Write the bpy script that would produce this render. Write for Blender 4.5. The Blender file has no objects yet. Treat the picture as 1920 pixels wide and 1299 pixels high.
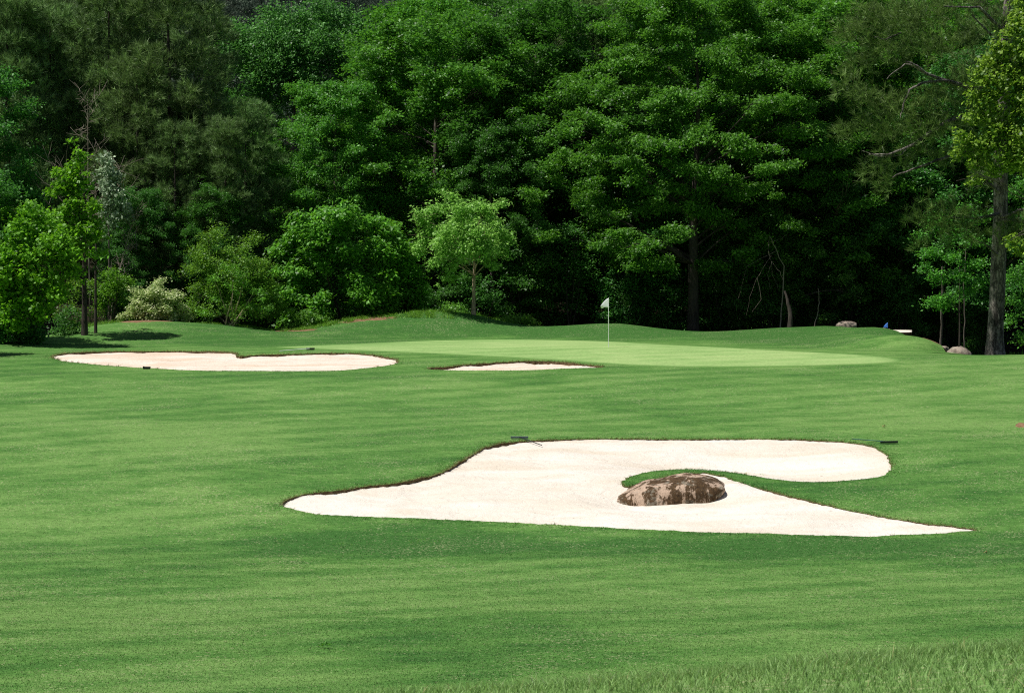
import bpy, math, random
import numpy as np
from mathutils import Vector, geometry as mgeo

# ------------------------------------------------------------------ camera, sky, sun, exposure
scene = bpy.context.scene
ZC = 8.0                                    # camera height over the datum
F = 5000.0                                  # focal length in 1920-px-wide picture units
PITCH = math.atan((649.5 - 453.0) / F)
cam_d = bpy.data.cameras.new("camera")
cam_d.sensor_width = 36.0
cam_d.lens = 36.0 * F / 1920.0
cam_d.clip_start = 0.5
cam_d.clip_end = 3000.0
cam_d.dof.use_dof = True
cam_d.dof.focus_distance = 100.0
cam_d.dof.aperture_fstop = 18.0
cam = bpy.data.objects.new("camera", cam_d)
scene.collection.objects.link(cam)
cam.location = (0, 0, ZC)
cam.rotation_euler = (math.pi / 2 - PITCH, 0, 0)
scene.camera = cam

SUN_EL = math.radians(62.5)
SUN_XY = (-0.92, -0.38)                      # horizontal direction towards the sun
_az = math.atan2(SUN_XY[0], SUN_XY[1])
world = bpy.data.worlds.new("World")
scene.world = world
world.use_nodes = True
wn = world.node_tree
wn.nodes.clear()
sky = wn.nodes.new("ShaderNodeTexSky")
sky.sky_type = 'NISHITA'
sky.sun_disc = False
sky.sun_elevation = SUN_EL
sky.sun_rotation = _az
bg = wn.nodes.new("ShaderNodeBackground")
bg.inputs["Strength"].default_value = 0.05
wo = wn.nodes.new("ShaderNodeOutputWorld")
wn.links.new(sky.outputs[0], bg.inputs[0])
wn.links.new(bg.outputs[0], wo.inputs[0])
sun_d = bpy.data.lights.new("sun", 'SUN')
sun_d.energy = 4.6
sun_d.angle = math.radians(0.5)
sun_d.color = (1.0, 0.965, 0.91)
sun = bpy.data.objects.new("sun", sun_d)
scene.collection.objects.link(sun)
_h = math.hypot(*SUN_XY)
sdir = Vector((SUN_XY[0] / _h * math.cos(SUN_EL), SUN_XY[1] / _h * math.cos(SUN_EL), math.sin(SUN_EL)))
sun.rotation_euler = sdir.to_track_quat('Z', 'Y').to_euler()
sun.location = (0, 0, 80)
scene.view_settings.view_transform = 'Standard'
scene.view_settings.look = 'None'
scene.view_settings.exposure = 0.14
scene.view_settings.gamma = 1.0
scene.render.engine = 'CYCLES'
scene.cycles.max_bounces = 6
scene.cycles.diffuse_bounces = 3
scene.cycles.transmission_bounces = 4
scene.cycles.use_denoising = False
scene.cycles.filter_width = 1.1

rng = np.random.default_rng(7)
random.seed(7)
LINK = scene.collection.objects.link

# ------------------------------------------------------------------ helpers
def P(px, py, Y):
    """world point seen at photo pixel (px, py), Y metres in front of the camera"""
    u = (px - 960.0) / F
    v = (649.5 - py) / F
    t = Y / (math.cos(PITCH) + v * math.sin(PITCH))
    return (t * u, Y, ZC + t * (-math.sin(PITCH) + v * math.cos(PITCH)))

def tag(o, label=None, cat=None, group=None, kind=None):
    if label: o["label"] = label
    if cat: o["category"] = cat
    if group: o["group"] = group
    if kind: o["kind"] = kind
    return o

def empty(name, loc, rz=0.0):
    o = bpy.data.objects.new(name, None)
    LINK(o)
    o.empty_display_size = 0.3
    o.location = loc
    o.rotation_euler = (0, 0, rz)
    return o

def np_mesh(name, V, Fc, mat, parent=None, smooth=False, rnd=None, link=True):
    """mesh object from arrays; every face has the same number of corners"""
    V = np.asarray(V, dtype=np.float32)
    Fc = np.asarray(Fc, dtype=np.int32)
    me = bpy.data.meshes.new(name)
    n, k = Fc.shape
    me.vertices.add(len(V)); me.vertices.foreach_set("co", V.ravel())
    me.loops.add(n * k); me.loops.foreach_set("vertex_index", Fc.ravel())
    me.polygons.add(n)
    me.polygons.foreach_set("loop_start", np.arange(0, n * k, k, dtype=np.int32))
    me.polygons.foreach_set("use_smooth", np.full(n, smooth, dtype=bool))
    if rnd is not None:
        a = me.attributes.new("rnd", 'FLOAT', 'FACE')
        a.data.foreach_set("value", np.asarray(rnd, dtype=np.float32))
    me.update(calc_edges=True)
    me.materials.append(mat)
    o = bpy.data.objects.new(name, me)
    if link: LINK(o)
    if parent: o.parent = parent
    return o

def copy_tree(o, parent=None):
    c = o.copy(); LINK(c); c.parent = parent
    for ch in list(o.children): copy_tree(ch, c)
    return c

class Tubes:
    def __init__(self): self.V, self.Q, self.n = [], [], 0
    def add(self, pts, rad, sides=7, seed=0, rough=0.0):
        pts = np.asarray(pts, float); m = len(pts)
        rad = np.asarray(rad, float)
        tang = np.gradient(pts, axis=0)
        tang /= np.linalg.norm(tang, axis=1, keepdims=True) + 1e-9
        ref = np.array([0.31, 0.17, 0.93]) if abs(tang[0][2]) < 0.8 else np.array([1.0, 0.2, 0.0])
        a = np.cross(tang, ref); a /= np.linalg.norm(a, axis=1, keepdims=True) + 1e-9
        b = np.cross(tang, a)
        th = np.linspace(0, 2 * np.pi, sides, endpoint=False)
        rr = rad[:, None] * np.ones((1, sides))
        if rough: rr = rr * (1 + rough * np.random.default_rng(seed).normal(size=rr.shape))
        ring = pts[:, None, :] + rr[:, :, None] * (np.cos(th)[None, :, None] * a[:, None, :] + np.sin(th)[None, :, None] * b[:, None, :])
        i = np.arange(m - 1)[:, None] * sides; j = np.arange(sides)[None, :]; jn = (j + 1) % sides
        q = np.stack([i + j, i + jn, i + sides + jn, i + sides + j], -1).reshape(-1, 4) + self.n
        self.V.append(ring.reshape(-1, 3)); self.Q.append(q); self.n += m * sides
    def build(self, name, mat, parent=None, smooth=True):
        return np_mesh(name, np.concatenate(self.V), np.concatenate(self.Q), mat, parent, smooth)

def bent(p0, p1, n=6, wob=0.08, sag=0.0, seed=0):
    r = np.random.default_rng(seed)
    p0 = np.asarray(p0, float); p1 = np.asarray(p1, float)
    t = np.linspace(0, 1, n)[:, None]
    L = np.linalg.norm(p1 - p0)
    p = p0 + (p1 - p0) * t
    off = np.cumsum(r.normal(size=(n, 3)), 0) * wob * L / n
    p = p + off * t * (1.6 - t)
    p[:, 2] += sag * L * (t[:, 0] * (1 - t[:, 0])) * 4
    return p

# ------------------------------------------------------------------ materials
def new_mat(name):
    m = bpy.data.materials.new(name); m.use_nodes = True
    nt = m.node_tree; nt.nodes.clear()
    out = nt.nodes.new("ShaderNodeOutputMaterial")
    return m, nt, out

def N(nt, typ, **kw):
    n = nt.nodes.new(typ)
    for k, v in kw.items():
        if k.startswith("i_"):
            n.inputs[k[2:].replace("_", " ")].default_value = v
        else: setattr(n, k, v)
    return n

def ramp(nt, src, stops):
    r = nt.nodes.new("ShaderNodeValToRGB")
    el = r.color_ramp.elements
    while len(el) > 1: el.remove(el[-1])
    for i, (p, c) in enumerate(stops):
        e = el[0] if i == 0 else el.new(p)
        e.position = p
        e.color = (c, c, c, 1) if isinstance(c, (int, float)) else (*c, 1)
    nt.links.new(src, r.inputs[0])
    return r

def noise(nt, scale, detail=4, rough=0.6, vec=None, dist=0.0):
    n = N(nt, "ShaderNodeTexNoise")
    n.inputs["Scale"].default_value = scale
    n.inputs["Detail"].default_value = detail
    n.inputs["Roughness"].default_value = rough
    n.inputs["Distortion"].default_value = dist
    if vec is not None: nt.links.new(vec, n.inputs["Vector"])
    return n

def mixc(nt, fac, a, b, mode='MIX'):
    m = nt.nodes.new("ShaderNodeMix"); m.data_type = 'RGBA'; m.blend_type = mode
    for s, v in ((0, fac), (6, a), (7, b)):
        if isinstance(v, (int, float)): m.inputs[s].default_value = v
        elif isinstance(v, tuple): m.inputs[s].default_value = (*v, 1)
        else: nt.links.new(v, m.inputs[s])
    return m.outputs[2]

def mapping(nt, scale=(1, 1, 1), coord="Object", rot=(0, 0, 0)):
    tc = nt.nodes.new("ShaderNodeTexCoord")
    mp = nt.nodes.new("ShaderNodeMapping")
    mp.inputs["Scale"].default_value = scale
    mp.inputs["Rotation"].default_value = rot
    nt.links.new(tc.outputs[coord], mp.inputs[0])
    return mp.outputs[0]

def leaf_mat(name, lo, hi, trans, gloss=0.32, tfac=0.40, rough=0.45, dead=None):
    m, nt, out = new_mat(name)
    at = N(nt, "ShaderNodeAttribute", attribute_name="rnd")
    oi = nt.nodes.new("ShaderNodeObjectInfo")
    c = ramp(nt, at.outputs["Fac"], [(0.12, tuple(x * .7 for x in lo)), (0.66, hi), (0.95, tuple(min(1, x * 1.6) for x in hi))])
    col = c.outputs[0]
    hv = nt.nodes.new("ShaderNodeHueSaturation")
    mr = N(nt, "ShaderNodeMapRange"); mr.inputs[3].default_value = 0.488; mr.inputs[4].default_value = 0.512
    nt.links.new(oi.outputs["Random"], mr.inputs[0]); nt.links.new(mr.outputs[0], hv.inputs["Hue"])
    mv = N(nt, "ShaderNodeMapRange"); mv.inputs[3].default_value = 0.85; mv.inputs[4].default_value = 1.15
    nt.links.new(oi.outputs["Random"], mv.inputs[0]); nt.links.new(mv.outputs[0], hv.inputs["Value"])
    nt.links.new(col, hv.inputs["Color"])
    bs = nt.nodes.new("ShaderNodeBsdfPrincipled")
    bs.inputs["Roughness"].default_value = rough
    bs.inputs["Specular IOR Level"].default_value = gloss
    nt.links.new(hv.outputs[0], bs.inputs["Base Color"])
    tr = nt.nodes.new("ShaderNodeBsdfTranslucent")
    tcol = mixc(nt, 0.55, hv.outputs[0], trans)
    nt.links.new(tcol, tr.inputs[0])
    mx = nt.nodes.new("ShaderNodeMixShader"); mx.inputs[0].default_value = tfac
    nt.links.new(bs.outputs[0], mx.inputs[1]); nt.links.new(tr.outputs[0], mx.inputs[2])
    nt.links.new(mx.outputs[0], out.inputs[0])
    return m

def bark_mat(name, lo, hi, scale=6.0, bump=0.6, plates=0.0):
    m, nt, out = new_mat(name)
    v = mapping(nt, (scale * 2.2, scale * 2.2, scale * 0.45))
    n1 = noise(nt, 1.0, 8, 0.7, v, 0.6)
    n2 = noise(nt, 1.3, 3, 0.5, mapping(nt, (1, 1, .6)))
    c = ramp(nt, n1.outputs[0], [(0.30, tuple(x * .35 for x in lo)), (0.46, lo), (0.66, hi)])
    c2 = mixc(nt, ramp(nt, n2.outputs[0], [(.35, 0.0), (.7, .6)]).outputs[0], c.outputs[0], tuple(x * 1.25 for x in hi))
    if plates:
        vo = N(nt, "ShaderNodeTexVoronoi", feature='DISTANCE_TO_EDGE'); vo.inputs["Scale"].default_value = plates
        wob = mixc(nt, .22, mapping(nt, (1, 1, .24)), noise(nt, 2.5, 4, .6, mapping(nt)).outputs[1])
        nt.links.new(wob, vo.inputs["Vector"])
        c2 = mixc(nt, 1.0, c2, ramp(nt, vo.outputs["Distance"], [(0.01, .3), (0.13, 1.0), (.35, 1.35)]).outputs[0], 'MULTIPLY')
    bs = nt.nodes.new("ShaderNodeBsdfPrincipled"); bs.inputs["Roughness"].default_value = 0.9
    bs.inputs["Specular IOR Level"].default_value = 0.2
    nt.links.new(c2, bs.inputs["Base Color"])
    bp = nt.nodes.new("ShaderNodeBump"); bp.inputs["Strength"].default_value = bump; bp.inputs["Distance"].default_value = 0.05
    nt.links.new(n1.outputs[0], bp.inputs["Height"]); nt.links.new(bp.outputs[0], bs.inputs["Normal"])
    nt.links.new(bs.outputs[0], out.inputs[0])
    return m

def plain_mat(name, col, rough=0.5, spec=0.4, var=0.15, scale=20.0, metal=0.0):
    m, nt, out = new_mat(name)
    n1 = noise(nt, scale, 4, 0.6, mapping(nt))
    c = ramp(nt, n1.outputs[0], [(0.3, tuple(x * (1 - var) for x in col)), (0.7, tuple(min(1, x * (1 + var)) for x in col))])
    bs = nt.nodes.new("ShaderNodeBsdfPrincipled"); bs.inputs["Roughness"].default_value = rough
    bs.inputs["Specular IOR Level"].default_value = spec; bs.inputs["Metallic"].default_value = metal
    nt.links.new(c.outputs[0], bs.inputs["Base Color"]); nt.links.new(bs.outputs[0], out.inputs[0])
    return m

def turf_mat(name, dark, mid, light, dry, dry_amt=0.5, fine=26.0, bump=0.5, big=0.12, collar=None):
    """mown grass: broad mottling, mower sweep, fine grain, scattered pale dry blades"""
    m, nt, out = new_mat(name)
    v = mapping(nt)
    big_n = noise(nt, big, 5, 0.55, v, 0.8)
    sweep = noise(nt, 1.5, 6, 0.68, mapping(nt, (0.42, 1.0, 1.0), rot=(0, 0, math.radians(-14))), 0.6)
    grain = noise(nt, fine, 5, 0.75, v)
    grain2 = noise(nt, fine * 0.22, 5, 0.7, v)
    add = N(nt, "ShaderNodeMath", operation='MULTIPLY_ADD'); add.inputs[1].default_value = 0.50
    nt.links.new(big_n.outputs[0], add.inputs[0])
    add2 = N(nt, "ShaderNodeMath", operation='MULTIPLY_ADD'); add2.inputs[1].default_value = 0.50; add2.inputs[2].default_value = 0.0
    wave = N(nt, "ShaderNodeTexWave"); wave.inputs["Scale"].default_value = 0.16; wave.inputs["Distortion"].default_value = 2.2; wave.inputs["Detail"].default_value = 3; wave.inputs["Detail Scale"].default_value = 0.6
    nt.links.new(mapping(nt, (1, 1, 1), rot=(0, 0, math.radians(62))), wave.inputs["Vector"])
    sw2 = N(nt, "ShaderNodeMath", operation='MULTIPLY_ADD'); sw2.inputs[1].default_value = 0.16; 
    swo = N(nt, "ShaderNodeMath", operation='SUBTRACT'); swo.inputs[1].default_value = 0.08
    nt.links.new(wave.outputs["Fac"], sw2.inputs[0]); nt.links.new(sweep.outputs[0], sw2.inputs[2]); nt.links.new(sw2.outputs[0], swo.inputs[0])
    nt.links.new(swo.outputs[0], add2.inputs[0]); nt.links.new(add2.outputs[0], add.inputs[2])
    ra = N(nt, "ShaderNodeAttribute", attribute_name="turf_tone")
    ad3 = N(nt, "ShaderNodeMath", operation='MULTIPLY_ADD'); ad3.inputs[1].default_value = -0.115
    nt.links.new(ra.outputs["Fac"], ad3.inputs[0]); nt.links.new(add.outputs[0], ad3.inputs[2])
    base = ramp(nt, ad3.outputs[0], [(0.33, dark), (0.47, mid), (0.61, light)])
    bcol = base.outputs[0]
    if collar:
        ca = N(nt, "ShaderNodeAttribute", attribute_name="collar")
        bcol = mixc(nt, ca.outputs["Fac"], collar, bcol)
    gr = N(nt, "ShaderNodeMath", operation='MULTIPLY_ADD'); gr.inputs[1].default_value = 0.6
    nt.links.new(grain.outputs[0], gr.inputs[0])
    gr2 = N(nt, "ShaderNodeMath", operation='MULTIPLY'); gr2.inputs[1].default_value = 0.4
    nt.links.new(grain2.outputs[0], gr2.inputs[0]); nt.links.new(gr2.outputs[0], gr.inputs[2])
    gv = ramp(nt, gr.outputs[0], [(0.36, 0.35), (0.5, 1.0), (0.66, 1.75)])
    c = mixc(nt, 0.62, bcol, gv.outputs[0], 'MULTIPLY')
    # dry flecks gathered in patches
    patch = noise(nt, 0.35, 4, 0.65, v, 0.5)
    fleck = noise(nt, 17.0, 2, 0.5, v)
    pm = ramp(nt, patch.outputs[0], [(0.45, 0.0), (0.72, 1.0)])
    thr = N(nt, "ShaderNodeMath", operation='MULTIPLY_ADD'); thr.inputs[1].default_value = 0.10
    nt.links.new(pm.outputs[0], thr.inputs[0]); nt.links.new(fleck.outputs[0], thr.inputs[2])
    fm = ramp(nt, thr.outputs[0], [(0.635, 0.0), (0.71, dry_amt)])
    c2 = mixc(nt, fm.outputs[0], c, dry)
    bs = nt.nodes.new("ShaderNodeBsdfPrincipled"); bs.inputs["Roughness"].default_value = 0.75
    bs.inputs["Specular IOR Level"].default_value = 0.06
    nt.links.new(c2, bs.inputs["Base Color"])
    bp = nt.nodes.new("ShaderNodeBump"); bp.inputs["Strength"].default_value = bump; bp.inputs["Distance"].default_value = 0.05
    nt.links.new(gr.outputs[0], bp.inputs["Height"]); nt.links.new(bp.outputs[0], bs.inputs["Normal"])
    nt.links.new(bs.outputs[0], out.inputs[0])
    return m

def sand_mat(name, a, b, speck=0.5):
    m, nt, out = new_mat(name)
    v = mapping(nt)
    n1 = noise(nt, 0.5, 5, 0.6, mapping(nt, (0.5, 1.3, 1.0)), 0.7)
    n2 = noise(nt, 40, 4, 0.7, v)
    n3 = noise(nt, 7.5, 2, 0.5, v)
    n4 = noise(nt, 2.6, 6, 0.66, v, 0.8)
    c = ramp(nt, n1.outputs[0], [(0.36, a), (0.62, b)])
    gv = ramp(nt, n2.outputs[0], [(0.3, 0.84), (0.62, 1.06)])
    c = mixc(nt, 1.0, c.outputs[0], gv.outputs[0], 'MULTIPLY')
    sp = ramp(nt, n3.outputs[0], [(0.70, 0.0), (0.745, speck)])
    c = mixc(nt, sp.outputs[0], c, (0.22, 0.15, 0.10))
    bs = nt.nodes.new("ShaderNodeBsdfPrincipled"); bs.inputs["Roughness"].default_value = 0.95
    bs.inputs["Specular IOR Level"].default_value = 0.1
    nt.links.new(c, bs.inputs["Base Color"])
    mm = N(nt, "ShaderNodeMath", operation='MULTIPLY_ADD'); mm.inputs[1].default_value = 0.2
    nt.links.new(n2.outputs[0], mm.inputs[0]); nt.links.new(n4.outputs[0], mm.inputs[2])
    bp = nt.nodes.new("ShaderNodeBump"); bp.inputs["Strength"].default_value = 0.55; bp.inputs["Distance"].default_value = 0.16
    nt.links.new(mm.outputs[0], bp.inputs["Height"]); nt.links.new(bp.outputs[0], bs.inputs["Normal"])
    nt.links.new(bs.outputs[0], out.inputs[0])
    return m

def soil_mat(name, lo, hi, scale=9.0):
    m, nt, out = new_mat(name)
    n1 = noise(nt, scale, 6, 0.7, mapping(nt))
    c = ramp(nt, n1.outputs[0], [(0.32, lo), (0.66, hi)])
    bs = nt.nodes.new("ShaderNodeBsdfPrincipled"); bs.inputs["Roughness"].default_value = 0.95
    bs.inputs["Specular IOR Level"].default_value = 0.1
    nt.links.new(c.outputs[0], bs.inputs["Base Color"])
    bp = nt.nodes.new("ShaderNodeBump"); bp.inputs["Strength"].default_value = 0.7; bp.inputs["Distance"].default_value = 0.06
    nt.links.new(n1.outputs[0], bp.inputs["Height"]); nt.links.new(bp.outputs[0], bs.inputs["Normal"])
    nt.links.new(bs.outputs[0], out.inputs[0])
    return m

def rock_mat(name, pale, stain, scale=1.6, stain_amt=0.7, streak=True):
    m, nt, out = new_mat(name)
    v = mapping(nt, (1.3, 1.3, 0.20) if streak else (1, 1, 1))
    n1 = noise(nt, scale, 6, 0.72, v, 0.4)
    n2 = noise(nt, 14, 6, 0.75, mapping(nt))
    c0 = ramp(nt, n2.outputs[0], [(0.3, tuple(x * .6 for x in pale)), (0.6, pale)])
    c1 = ramp(nt, n2.outputs[0], [(0.35, tuple(x * .35 for x in stain)), (0.62, tuple(min(1, x * 1.7) for x in stain))])
    md = N(nt, "ShaderNodeMath", operation='MULTIPLY_ADD'); md.inputs[1].default_value = 0.45
    n3 = noise(nt, 6.0, 6, 0.8, mapping(nt, (1, 1, .6)))
    nt.links.new(n3.outputs[0], md.inputs[0]); nt.links.new(n1.outputs[0], md.inputs[2])
    f = ramp(nt, md.outputs[0], [(0.675, 0.0), (0.72, stain_amt)])
    c = mixc(nt, f.outputs[0], c0.outputs[0], c1.outputs[0])
    lich = noise(nt, 3.1, 5, 0.7, mapping(nt), 0.3)
    c = mixc(nt, ramp(nt, lich.outputs[0], [(.54, 0.0), (.62, .55)]).outputs[0], c, (.30, .28, .22))
    bs = nt.nodes.new("ShaderNodeBsdfPrincipled"); bs.inputs["Roughness"].default_value = 0.9
    bs.inputs["Specular IOR Level"].default_value = 0.2
    nt.links.new(c, bs.inputs["Base Color"])
    bp = nt.nodes.new("ShaderNodeBump"); bp.inputs["Strength"].default_value = 0.6; bp.inputs["Distance"].default_value = 0.05
    nt.links.new(n2.outputs[0], bp.inputs["Height"]); nt.links.new(bp.outputs[0], bs.inputs["Normal"])
    nt.links.new(bs.outputs[0], out.inputs[0])
    return m

M = {}
M["fairway"] = turf_mat("fairway_turf", (.046, .132, .027), (.084, .197, .041), (.148, .270, .070), (.48, .46, .27), 0.5)
M["green"] = turf_mat("putting_turf", (.185, .325, .095), (.260, .400, .135), (.330, .450, .170), (.30, .36, .18), 0.2, fine=40, bump=0.15, big=0.2, collar=(.105, .225, .052))
M["sand"] = sand_mat("bunker_sand", (.70, .615, .50), (.79, .735, .655))
M["sand_far"] = sand_mat("bunker_sand_far", (.70, .55, .42), (.79, .70, .60), 0.3)
M["soil"] = soil_mat("bunker_edge_soil", (.050, .038, .018), (.20, .14, .075), 14)
M["clay"] = soil_mat("bare_clay", (.13, .070, .035), (.30, .185, .11), 7)
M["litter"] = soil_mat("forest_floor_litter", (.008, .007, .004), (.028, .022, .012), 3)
M["rock"] = rock_mat("bunker_rock", (.52, .38, .28), (.060, .034, .014), 1.5, 0.97)
M["boulder"] = rock_mat("granite_boulder", (.38, .31, .25), (.13, .10, .08), 1.2, 0.6, False)
M["bark"] = bark_mat("bark_grey_brown", (.075, .062, .05), (.17, .145, .12), 5)
M["bark_dark"] = bark_mat("bark_dark", (.03, .025, .02), (.075, .062, .05), 5)
M["bark_pale"] = bark_mat("bark_pale", (.24, .18, .12), (.42, .33, .23), 8, 0.3)
M["bark_pine"] = bark_mat("bark_pine", (.045, .038, .034), (.27, .24, .21), 2.6, 1.0, 8.5)
M["bark_dead"] = bark_mat("bark_dead", (.17, .14, .11), (.32, .27, .22), 8, 0.3)
M["oak"] = leaf_mat("oak_leaf", (.032, .122, .012), (.112, .315, .030), (.20, .54, .03))
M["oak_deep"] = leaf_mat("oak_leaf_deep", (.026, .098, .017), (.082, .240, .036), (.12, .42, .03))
M["maple"] = leaf_mat("maple_leaf", (.070, .215, .010), (.170, .425, .022), (.30, .72, .02), tfac=0.45)
M["pale"] = leaf_mat("pale_leaf", (.160, .420, .050), (.325, .670, .130), (.36, .76, .10), tfac=0.4, gloss=0.32)
M["dogwood"] = leaf_mat("dogwood_leaf", (.046, .160, .014), (.145, .360, .032), (.22, .58, .02), gloss=0.32)
M["shrub"] = leaf_mat("shrub_leaf", (.056, .165, .016), (.170, .360, .036), (.30, .58, .03))
M["bluegreen"] = leaf_mat("far_leaf", (.040, .150, .030), (.115, .330, .062), (.16, .48, .05))
M["sweetgum"] = leaf_mat("sweetgum_leaf", (.050, .165, .012), (.260, .430, .050), (.32, .56, .03), gloss=0.32)
M["silver"] = leaf_mat("silver_leaf", (.10, .18, .09), (.46, .60, .38), (.3, .46, .2))
M["flower"] = leaf_mat("white_blossom", (.15, .36, .04), (.80, .88, .46), (.45, .66, .15))
M["pine"] = leaf_mat("pine_needle", (.046, .092, .030), (.195, .315, .105), (.16, .30, .05), gloss=0.2, tfac=0.3)
M["pine_fresh"] = leaf_mat("pine_needle_fresh", (.046, .100, .026), (.185, .310, .085), (.16, .30, .04), gloss=0.2, tfac=0.3)
M["pine_hazed"] = leaf_mat("pine_needle_hazed", (.055, .095, .065), (.140, .195, .135), (.09, .14, .08), gloss=0.2, tfac=0.1)  # greyer, bluer needles: distance haze put into the leaf colour
M["weed"] = leaf_mat("weed_leaf", (.060, .18, .018), (.17, .36, .040), (.18, .42, .02))
M["blade"] = leaf_mat("grass_blade", (.100, .20, .050), (.28, .44, .15), (.32, .50, .10), tfac=0.4, rough=0.5)
M["blade_dry"] = leaf_mat("edge_grass_blade", (.060, .085, .018), (.26, .26, .10), (.18, .20, .04), tfac=0.25)
M["blade_turf"] = leaf_mat("turf_blade", (.028, .105, .014), (.085, .20, .032), (.12, .30, .03), tfac=0.25, gloss=0.1)
M["white"] = plain_mat("white_cloth", (.80, .81, .83), 0.7, 0.2, 0.03)
M["white_paint"] = plain_mat("white_paint", (.78, .78, .77), 0.35, 0.4, 0.04)
M["blue"] = plain_mat("blue_cloth", (.10, .28, .85), 0.7, 0.2, 0.06)
M["black"] = plain_mat("black_plastic", (.012, .014, .017), 0.45, 0.5, 0.3)
M["steel_grey"] = plain_mat("slate_plastic", (.10, .12, .15), 0.4, 0.5, 0.2)
M["teal"] = plain_mat("green_fibreglass", (.03, .10, .085), 0.35, 0.5, 0.2)
M["brown_leaf"] = plain_mat("dead_leaf", (.28, .17, .08), 0.8, 0.2, 0.3)

# ------------------------------------------------------------------ terrain shape (thin-plate surface through survey points)
YMAP = [(1299, 42), (1195, 48), (1120, 55), (1085, 58), (1050, 62), (1005, 66.5), (950, 70), (905, 73), (870, 76), (822, 81),
        (800, 84), (748, 92), (713, 97), (696, 100.8), (690, 102.5), (676, 105.5), (665, 109), (656, 112), (651, 114), (642, 119), (635, 124)]
_py = np.array([p for p, _ in YMAP][::-1], float); _yy = np.array([y for _, y in YMAP][::-1], float)
def depth_at(py): return float(np.interp(py, _py, _yy))

ctrl = []
def cp(px, py, Y=None): ctrl.append(P(px, py, depth_at(py) if Y is None else Y))
for py in (1299, 1195, 1120, 1050, 1005, 950, 905, 870, 822, 800, 748, 713, 696, 676):
    for px in (-400, 0, 320, 640, 960, 1280, 1600, 1920, 2320):
        if 1004 > py > 823 and 530 < px < 1830: continue
        cp(px, py)
# main bunker basin
for q in ((600, 940), (700, 930), (800, 915), (900, 890), (960, 920), (1000, 860), (1060, 940), (1100, 850), (900, 965), (1150, 980)):
    cp(*q)
for q in ((1250, 845, 79), (1400, 848, 78.8), (1550, 855, 78), (1640, 866, 76.8)): cp(*q)
for px in (1300, 1420, 1540): ctrl.append((P(px, 880, 75.9)[0], 76.0, P(px, 893, 76.0)[2]))
for q in ((1165, 906), (1150, 912), (1175, 904), (1200, 896), (1230, 885, 74.7), (1290, 879, 74.9), (1350, 882, 74.8), (1420, 891, 74.4), (1500, 899, 73.9), (1600, 899, 73.6)): cp(*q)
for q in ((1130, 950), (1180, 945, 71.2), (1240, 942, 71.5), (1310, 940, 71.6), (1380, 935, 71.2), (1250, 985), (1400, 985), (1500, 975), (1650, 985)): cp(*q)
for q in ((1700, 940), (1800, 960), (1750, 900), (1860, 990)): cp(*q)
# green and aprons
for q in ((560, 651), (800, 650), (1000, 655), (1141, 651), (1300, 665), (1450, 670), (1600, 673), (900, 638), (1100, 640), (1300, 650), (1000, 665),
          (640, 676), (300, 676), (400, 665), (150, 668), (1750, 676), (1850, 672)): cp(*q)
# ridge behind the green, its foot and the drop behind it
RIDGE = [(-500, 640, 122), (-200, 640, 122), (0, 640, 122), (120, 622, 125), (240, 607, 128), (350, 607, 128), (450, 612, 128), (520, 621, 128), (600, 609, 130), (680, 598, 131),
         (760, 588, 131), (830, 584, 131), (880, 588, 131), (930, 600, 131), (980, 611, 131), (1030, 613, 131), (1110, 608, 131),
         (1170, 608, 131), (1230, 617, 131), (1300, 623, 131), (1380, 620, 131), (1450, 615, 131), (1560, 611, 131), (1640, 614, 130), (1668, 620, 129.5),
         (1700, 629, 128), (1740, 645, 124), (1770, 656, 120), (1800, 667, 116), (1850, 668, 113), (1920, 667, 113), (2100, 667, 113), (2500, 667, 113)]
for r in RIDGE: cp(*r)
ridge_x = np.array([P(*r)[0] for r in RIDGE]); ridge_y = np.array([r[2] for r in RIDGE], float)
for r in RIDGE[::2]:
    x, y, z = P(*r)
    ctrl.append((x * 1.03, y + 3.5, z - 0.9)); ctrl.append((x * 1.08, y + 10, min(z - 1.6, ZC - 5.6)))
for q in ((830, 630, 125.5), (1000, 628, 126.5), (1160, 630, 126), (1400, 640, 124), (1560, 640, 123), (400, 632, 122), (600, 634, 123),
          (1560, 621, 128), (1480, 624, 128), (1620, 624, 127), (1400, 628, 128), (1600, 615, 130), (1520, 614, 130), (200, 640, 119), (60, 655, 113), (0, 668, 108), (1640, 655, 119), (1680, 652, 118)): cp(*q)
# near rise in front of the camera
for px, py in ((2300, 1185), (1920, 1212), (1500, 1243), (1200, 1278), (960, 1291), (760, 1301), (400, 1322), (0, 1342), (-500, 1360)): cp(px, py, 13)
for px, py in ((2500, 1500), (1920, 1530), (1200, 1560), (400, 1600), (-500, 1620)): cp(px, py, 8.5)
for x in (-8, -3, 0, 4, 9):
    ctrl.append((x, 18.5, ZC - 3.55)); ctrl.append((x * 1.5, 28, ZC - 5.55)); ctrl.append((x * 1.5, 36, ZC - 6.7))
    ctrl.append((x, 2, ZC - 1.7))
for x in (-60, -30, 0, 30, 60):
    ctrl.append((x, -40, ZC - 2.0)); ctrl.append((x, 155, ZC - 5.4))
for y in (20, 60, 100): ctrl += [(-60, y, ZC - 6.5), (60, y, ZC - 6.5)]

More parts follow.
